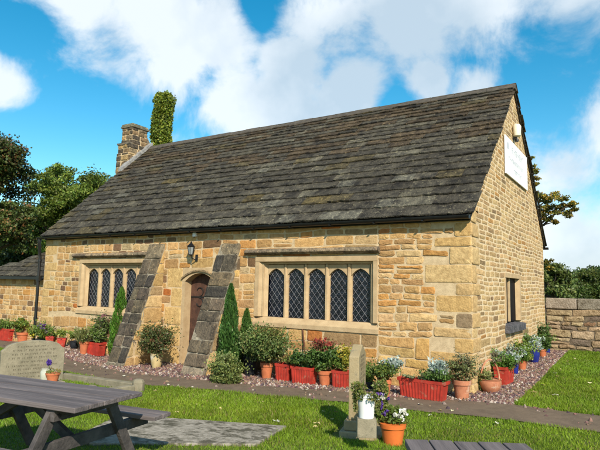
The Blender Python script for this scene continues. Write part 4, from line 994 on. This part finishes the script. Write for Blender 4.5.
while x < BX1-.1:
    w = random.uniform(.6, .85); m.box((x+.006, BY-.05, 1.125), (min(x+w, BX1)-.006, BY+.47, 1.42+random.uniform(-.015, .01)), col=pick([(1, (.27, .235, .18)), (1, (.22, .19, .15)), (1, (.31, .26, .19))]), jit=.008); x += w
m.build('coping', bw, bevel=.025)

# ------------------------------------------------------------------ trees
def limb(m, a, b, r0, r1, seg=4, wig=.08):
    a = np.array(a, float); b = np.array(b, float); L_ = np.linalg.norm(b-a); pts = []
    for i in range(seg+1):
        t = i/seg; p = a+(b-a)*t
        if 0 < i < seg: p = p+RNG.normal(size=3)*L_*wig*.5
        pts.append(p)
    m.tube(pts, [r0+(r1-r0)*i/seg for i in range(seg+1)], 7)
def tree(name, base, clumps, label, col, col2, leaf, per, tr=.3, group=None, crownbase=None, mix=.35, tint=.35):
    base = np.array(base, float); t = thing(name, base, label, 'tree', group)
    m = MB([MT['bark']]); cs = np.array([c[0] for c in clumps]); cen = cs.mean(0)
    fork = base+(cen-base)*np.array([.5, .5, .45]) if crownbase is None else np.array(crownbase)
    limb(m, base-np.array([0, 0, .3]), fork, tr, tr*.65, 5, .03)
    L = Leaves()
    for i, (c, r) in enumerate(clumps):
        c = np.array(c)
        if i % 2 == 0 or len(clumps) < 14: limb(m, fork+(RNG.normal(size=3)*tr*.15), c, tr*.42, tr*.07, 4)
        k = 1+RNG.uniform(-tint, tint); nn_ = int(per*(r if np.isscalar(r) else r[2])**2)
        r3 = np.array([r, r, r*.75]) if np.isscalar(r) else np.array(r)
        nsub = 7
        for j in range(nsub):
            d = RNG.normal(size=3); d /= np.linalg.norm(d); cc = c+d*r3*RNG.uniform(.35, .95)
            L.blob(cc, r3*RNG.uniform(.28, .6), max(38, nn_//nsub), leaf, np.array(col)*k*RNG.uniform(.8, 1.2), col2=np.array(col2)*k, mix=mix*RNG.uniform(.3, 1.6), shell=.15, aspect=.7, upb=0)
    m.build('trunk', t, smooth=True); L.build('crown', t)
def clumpsphere(c, R3, n, r, flat=.0):
    out = []; 
    for _ in range(n):
        d = RNG.normal(size=3); d /= np.linalg.norm(d); d[2] = d[2] if d[2] > -.5 else -d[2]
        out.append((np.array(c)+d*np.array(R3)*RNG.uniform(.45, 1.0), r*RNG.uniform(.7, 1.3)))
    return out
def at(px, py, dist):
    k = ray(px, py); k = k/math.hypot(k[0], k[1]); return CAM+k*dist
# left copper tree: dark
c = at(-26, 196, 30); s = 30/FPX
tree('broadleaf_tree', (c[0], c[1], -.4), clumpsphere(c, (2.7, 2.7, 3.9), 50, .95)+clumpsphere(at(6, 240, 28), (1.3, 1.3, 1.6), 12, .7), 'dark broadleaf tree with coppery brown leaves at the left edge', (.075, .10, .025), (.19, .095, .035), .15, 1100, .34, mix=.22, group='trees behind the chapel')
c = at(74, 208, 36)
tree('broadleaf_tree', (c[0], c[1], -.4), clumpsphere(c, (3.0, 3.0, 2.4), 44, .95)+clumpsphere(at(45, 235, 36), (2.2, 2.2, 2.), 20, .9)+clumpsphere(at(100, 200, 37), (1.9, 1.9, 1.6), 12, .7), 'bright green rounded tree rising behind the left end of the roof', (.18, .235, .04), (.10, .15, .025), .15, 1000, .3, group='trees behind the chapel')
c = at(22, 262, 42)
tree('broadleaf_tree', (c[0], c[1], -.4), clumpsphere(c, (6, 3, 3.2), 40, 1.5), 'deep green tree filling the gap low behind the annex', (.07, .095, .02), (.04, .06, .014), .2, 600, .3, group='trees behind the chapel')
# tree behind the gable: branches reach out to the right
def cl(px, py, y, r): return (on(px, py, 1, y), (r*1.9, r*1.6, r*.95))
out = [cl(540, 197, 13, .16), cl(546, 201, 13.2, .18), cl(552, 196, 13, .2), cl(558, 199, 12.8, .18), cl(563, 203, 13, .18), cl(569, 207, 13.2, .14), cl(574, 203, 13, .10), cl(552, 207, 13, .16), cl(561, 212, 13.1, .15), cl(568, 215, 13, .12), cl(541, 212, 13, .16), cl(547, 219, 13.1, .15), cl(554, 222, 13, .09), cl(544, 206, 12.9, .12), cl(531, 168, 13, .16), cl(529, 158, 13, .12), cl(533, 178, 13, .14), cl(536, 172, 13, .08), cl(534, 185, 13, .12), cl(572, 210, 13, .09), cl(546, 262, 13, .12), cl(549, 268, 13, .09), cl(552, 213, 13, .12)]
hid = clumpsphere(on(500, 210, 1, 13.5), (1.3, .9, 1.5), 14, .42)
bs = on(512, 300, 1, 13.5)
tree('sycamore_tree', (bs[0], bs[1], 0), out+hid, 'autumn yellowing sycamore behind the gable with branches reaching right', (.15, .17, .035), (.38, .24, .03), .085, 11000, .2, crownbase=on(508, 240, 1, 13.4), mix=.5, group='trees behind the chapel')
c = at(606, 185, 30); tree('broadleaf_tree', (c[0]+1.2, c[1], 0), [(c+RT*.25, .16), (c+RT*.9+UP*.3, .5), (c+RT*1.6, .8), (c+RT*2.3-UP*.6, .9)], 'tree at the right edge with only a leaf spray in view', (.06, .09, .02), (.04, .06, .015), .12, 1200, .15)
# far belt of trees beyond the boundary wall
belt = [(545, 281, 52, 2.4, 'first tree of the far belt, right beside the chapel gable', (.12, .17, .04)), (553, 272, 40, 1.3, 'pale bushy tree standing just in front of the far belt', (.16, .20, .055)), (563, 285, 58, 3.0, 'broad dark tree in the far belt beyond the boundary wall', (.09, .135, .03)),
        (578, 284, 60, 3.0, 'tallest yellow green tree in the middle of the far belt', (.15, .18, .035)), (592, 284, 62, 3.2, 'deep green tree of the far belt near the right edge', (.08, .12, .028)), (608, 286, 60, 3.2, 'last dark tree of the far belt cut by the right edge', (.085, .125, .028)), (640, 284, 66, 3.6, 'outermost tree of the far belt beyond the right edge', (.08, .12, .028)), (524, 284, 60, 3.0, 'tree of the far belt largely hidden behind the chapel', (.09, .13, .03))]
for px, py, ds_, rr, lb, co in belt:
    c = at(px, py+4, ds_); tree('broadleaf_tree', (c[0], c[1], -.2), clumpsphere(c, (rr*.8, rr*.8, rr*.55), 22, rr*.36)+clumpsphere(c-np.array([0, 0, 1.2]), (rr, rr, .8), 10, rr*.38), lb, co, tuple(q*.6 for q in co), .2, 420, .25, group='trees beyond the boundary wall')

# ------------------------------------------------------------------ grass
def inpoly(X, Y, poly):
    inside = np.zeros(len(X), bool); n = len(poly)
    for i in range(n):
        x1, y1 = poly[i]; x2, y2 = poly[(i+1) % n]
        c = ((y1 > Y) != (y2 > Y)) & (X < (x2-x1)*(Y-y1)/(y2-y1+1e-12)+x1); inside ^= c
    return inside
kerbpoly = [A, B, B2, A2]
def lawn(X, Y):
    a = Y < np.minimum(nearY(X), farY(X)-.5)+.03*np.sin(X*5)
    bx = np.interp(Y, [e0[1], e0[1]+.4, e1[1]], [e0[0], e0[0], e1[0]])
    b_ = (Y > farY(X)-.02) & (X > bx+.02) & (Y > e0[1]-.4) & (X > e0[0]-.1) & (Y < BY-.02)
    ok = (a | b_) & ~inpoly(X, Y, slab_poly)
    q = np.stack([X-mc[0], Y-mc[1]], 1); nn_ = ml/np.linalg.norm(ml); wd = np.array([-nn_[1], nn_[0]])
    ok &= ~((np.abs(q@wd) < .46) & (np.abs(q@nn_) < .26))
    return ok
def sample(n, x0, x1, y0, y1):
    X = RNG.uniform(x0, x1, n); Y = RNG.uniform(y0, y1, n)
    # only what the frame (with a margin) can see
    P = np.stack([X, Y, gz(X, Y)], 1)-CAM; z = P@D; px = 300+FPX*(P@RT)/np.maximum(z, .01); py = 225-FPX*(P@UP)/np.maximum(z, .01)
    k = (z > .8) & (px > -160) & (px < 760) & (py < 560) & lawn(X, Y); return X[k], Y[k], z[k]
def noise2(X, Y): return (np.sin(X*1.3+Y*.7)+np.sin(X*.5-Y*1.9+1)+np.sin(X*3.1+Y*2.3+2)*.6+np.sin(X*6.3-Y*5.1)*.4)/3
Xs, Ys, Zs = [], [], []
for nn_, bx_ in ((1150000, (-14, 6, -8.8, 7.6)),):
    X, Y, z = sample(nn_, *bx_); keep = RNG.random(len(X)) < np.clip(9.0/z, .45, 1.); Xs.append(X[keep]); Ys.append(Y[keep]); Zs.append(z[keep])
X, Y, z = map(np.concatenate, (Xs, Ys, Zs)); n = len(X); print('blades', n)
hgt = RNG.uniform(.016, .048, n)*(1+.4*noise2(X, Y)+.25*noise2(X*4.2, Y*3.9+1))*np.clip(z/6, .9, 1.3); wid = RNG.uniform(.004, .0075, n)*np.clip(z/6, .9, 1.8)
a = RNG.uniform(0, 6.28, n); lean = RNG.uniform(.1, .9, n)*hgt; la = RNG.uniform(0, 6.28, n)
b0 = np.stack([X, Y, gz(X, Y)-.004], 1); w = np.stack([np.cos(a), np.sin(a), 0*a], 1)*wid[:, None]
tip = b0+np.stack([np.cos(la)*lean, np.sin(la)*lean, hgt], 1)
V = np.stack([b0-w, b0+w, tip], 1).reshape(-1, 3)
base = np.array([.18, .27, .02])[None]*np.ones((n, 3)); nz = noise2(X*1.7, Y*1.7)[:, None]
base = base*(1+.22*nz+.16*noise2(X*5.1+2, Y*4.3)[:, None]); dry = RNG.random(n) < .06+.10*np.clip(noise2(X*2.3+3, Y*2.1), 0, 1); base[dry] = (.26, .22, .08); base[:, 0] *= 1+.15*noise2(X*.8+5, Y*.8)
base *= RNG.uniform(.7, 1.3, (n, 1)); C3 = np.repeat(base, 3, 0)
me = bpy.data.meshes.new('grass'); me.vertices.add(n*3); me.vertices.foreach_set('co', V.astype(np.float32).ravel()); me.loops.add(n*3)
me.loops.foreach_set('vertex_index', np.arange(n*3, dtype=np.int32)); me.polygons.add(n); me.polygons.foreach_set('loop_start', np.arange(n, dtype=np.int32)*3)
at_ = me.attributes.new('tint', 'FLOAT_COLOR', 'POINT'); at_.data.foreach_set('color', np.concatenate([C3, np.ones((n*3, 1))], 1).astype(np.float32).ravel())
me.materials.append(MT['grass']); me.update(calc_edges=True); g = bpy.data.objects.new('grass', me); COL.objects.link(g); tag(g, 'mown bright green grass of the churchyard lawn', None, None, 'stuff')
# fallen leaves
random.seed(31)
spots = [(124, 377), (305, 391), (351, 404), (373, 397), (323, 414), (177, 415), (277, 424), (220, 411), (317, 426), (181, 390), (168, 386), (262, 404), (332, 422), (440, 412), (497, 426), (509, 402), (512, 404), (534, 394), (556, 397), (560, 371), (575, 360), (589, 362), (578, 351), (568, 366), (582, 351), (557, 378), (555, 375), (420, 406), (430, 418), (452, 412), (315, 430), (336, 415), (155, 393), (196, 407), (5, 372), (590, 385), (543, 387)]
for i, (px, py) in enumerate(spots):
    P = G(px, py); z = float(gz(P[0], P[1])); big = px in (124, 305, 277, 317, 509, 534, 556)
    r = random.uniform(.055, .08) if big else random.uniform(.028, .045); a = random.random()*6.28; hgt0 = .035 if lawn(np.array([P[0]]), np.array([P[1]]))[0] else .02
    pr = []; 
    for k in range(10):
        q = a+2*math.pi*k/10; rr = r*(1 if k % 2 == 0 else .55)*random.uniform(.8, 1.2); pr.append((P[0]+rr*math.cos(q), P[1]+rr*math.sin(q)*.8, z+hgt0+random.uniform(-.004, .02)))
    m = MB([MT['dryleaf']]); m.add(pr+[(P[0], P[1], z+hgt0+.004)], [(k, (k+1) % 10, 10) for k in range(10)], random.choice([(.62, .56, .34), (.55, .46, .2), (.6, .58, .45), (.4, .3, .12)]))
    tag(m.build('fallen_leaf'), 'pale dry fallen leaf lying on the churchyard grass or path', 'fallen leaf', 'fallen leaves scattered on lawn and path')

# ------------------------------------------------------------------ light
SAZ, SEL = R(46), R(36)          # from the front normal (-y) towards +x
sv = np.array([math.sin(SAZ)*math.cos(SEL), -math.cos(SAZ)*math.cos(SEL), math.sin(SEL)])
sun = bpy.data.lights.new('sun', 'SUN'); sun.energy = 4.6; sun.angle = R(.6); sun.color = (1, .92, .78)
so_ = bpy.data.objects.new('sun', sun); COL.objects.link(so_); so_.rotation_euler = Vector(-sv).to_track_quat('-Z', 'Y').to_euler()
w = bpy.data.worlds.new('World'); sc.world = w; w.use_nodes = True; nt = w.node_tree; Lk_ = nt.links
bg = nt.nodes['Background']; bg.inputs['Strength'].default_value = .112
sky = nd(nt, 'ShaderNodeTexSky', sky_type='NISHITA', sun_disc=False, sun_elevation=SEL, sun_rotation=math.atan2(sv[0], sv[1]))
sky.air_density = 1.0; sky.dust_density = .4; sky.ozone_density = 1.2
hs = nd(nt, 'ShaderNodeHueSaturation'); hs.inputs['Saturation'].default_value = 1.5; hs.inputs['Hue'].default_value = .479; hs.inputs['Value'].default_value = 1.06
Lk_.new(sky.outputs[0], hs.inputs['Color'])
tc = nd(nt, 'ShaderNodeTexCoord'); nrm = nd(nt, 'ShaderNodeVectorMath', operation='NORMALIZE'); Lk_.new(tc.outputs['Generated'], nrm.inputs[0])
def math_(op, a, b=None, c=None, clamp=False):
    n = nd(nt, 'ShaderNodeMath', operation=op); n.use_clamp = clamp
    for i, v in enumerate((a, b, c)):
        if v is None: continue
        if isinstance(v, (int, float)): n.inputs[i].default_value = v
        else: Lk_.new(v, n.inputs[i])
    return n.outputs[0]
n1 = nd(nt, 'ShaderNodeTexNoise'); n1.inputs['Scale'].default_value = 7.5; n1.inputs['Detail'].default_value = 9; n1.inputs['Roughness'].default_value = .6
n1.inputs['Distortion'].default_value = .3
Lk_.new(nrm.outputs[0], n1.inputs['Vector'])
CL = [(80, -10, 85, 1.), (150, 5, 85, 1.), (205, 35, 60, 1.), (180, 65, 60, .95), (225, 95, 50, .9), (250, 115, 55, .85), (300, 70, 52, 1.), (350, 85, 55, 1.), (290, 120, 60, .9), (330, 20, 75, .85), (410, 5, 90, .85), (490, 5, 80, .75), (560, -30, 90, .7), (5, 84, 44, 1.), (430, 82, 40, .9), (470, 92, 40, .85), (575, 235, 60, .9), (560, 185, 45, .6), (590, 265, 60, .9), (590, 110, 60, .35), (520, 150, 60, .35), (-80, 120, 70, .8), (700, 100, 90, .7)]
HOLES = [(258, 16, 30, .5), (60, 150, 80, .8), (20, 25, 45, .5), (395, 105, 30, .8), (560, 90, 60, .3)]
field = None
for px, py, rad, st in CL:
    k = ray(px, py); k = k/np.linalg.norm(k)
    d = nd(nt, 'ShaderNodeVectorMath', operation='DISTANCE'); Lk_.new(nrm.outputs[0], d.inputs[0]); d.inputs[1].default_value = tuple(k)
    f_ = math_('MULTIPLY_ADD', d.outputs['Value'], -FPX/rad, 1.); f_ = math_('MULTIPLY', math_('MAXIMUM', f_, 0.), st)
    field = f_ if field is None else math_('SMOOTH_MAX', field, f_, .1)
for px, py, rad, st in HOLES:
    k = ray(px, py); k = k/np.linalg.norm(k)
    d = nd(nt, 'ShaderNodeVectorMath', operation='DISTANCE'); Lk_.new(nrm.outputs[0], d.inputs[0]); d.inputs[1].default_value = tuple(k)
    f_ = math_('MULTIPLY', math_('MAXIMUM', math_('MULTIPLY_ADD', d.outputs['Value'], -FPX/rad, 1.), 0.), -st); field = math_('ADD', field, f_)
v = math_('ADD', math_('MULTIPLY', field, .75), math_('MULTIPLY_ADD', n1.outputs['Fac'], 1.45, -.70))
mr = nd(nt, 'ShaderNodeMapRange', interpolation_type='SMOOTHSTEP'); Lk_.new(v, mr.inputs['Value']); mr.inputs['From Min'].default_value = .02; mr.inputs['From Max'].default_value = .44
n2 = nd(nt, 'ShaderNodeTexNoise'); n2.inputs['Scale'].default_value = 4.2; n2.inputs['Detail'].default_value = 6; mp = nd(nt, 'ShaderNodeVectorMath', operation='ADD'); mp.inputs[1].default_value = (3.1, 1.7, .4)
Lk_.new(nrm.outputs[0], mp.inputs[0]); Lk_.new(mp.outputs[0], n2.inputs['Vector'])
cr = nd(nt, 'ShaderNodeValToRGB'); e_ = cr.color_ramp.elements; e_[0].position = .36; e_[0].color = (3.7, 4.5, 5.2, 1); e_[1].position = .56; e_[1].color = (6.0, 6.4, 6.7, 1)
kg = ray(430, 15); kg = kg/np.linalg.norm(kg); dg = nd(nt, 'ShaderNodeVectorMath', operation='DISTANCE'); Lk_.new(nrm.outputs[0], dg.inputs[0]); dg.inputs[1].default_value = tuple(kg)
grey = math_('MULTIPLY', math_('MAXIMUM', math_('MULTIPLY_ADD', dg.outputs['Value'], -3.4, 1.), 0.), .22)
Lk_.new(math_('SUBTRACT', math_('ADD', n2.outputs['Fac'], .03), grey), cr.inputs['Fac'])
mx = nd(nt, 'ShaderNodeMix', data_type='RGBA'); Lk_.new(math_('MULTIPLY', mr.outputs[0], .90), mx.inputs[0]); Lk_.new(hs.outputs[0], mx.inputs[6]); Lk_.new(cr.outputs[0], mx.inputs[7])
Lk_.new(mx.outputs[2], bg.inputs['Color'])
vs_ = sc.view_settings; vs_.view_transform = 'Standard'; vs_.look = 'None'; vs_.gamma = 1; vs_.use_curve_mapping = False; vs_.exposure = .56
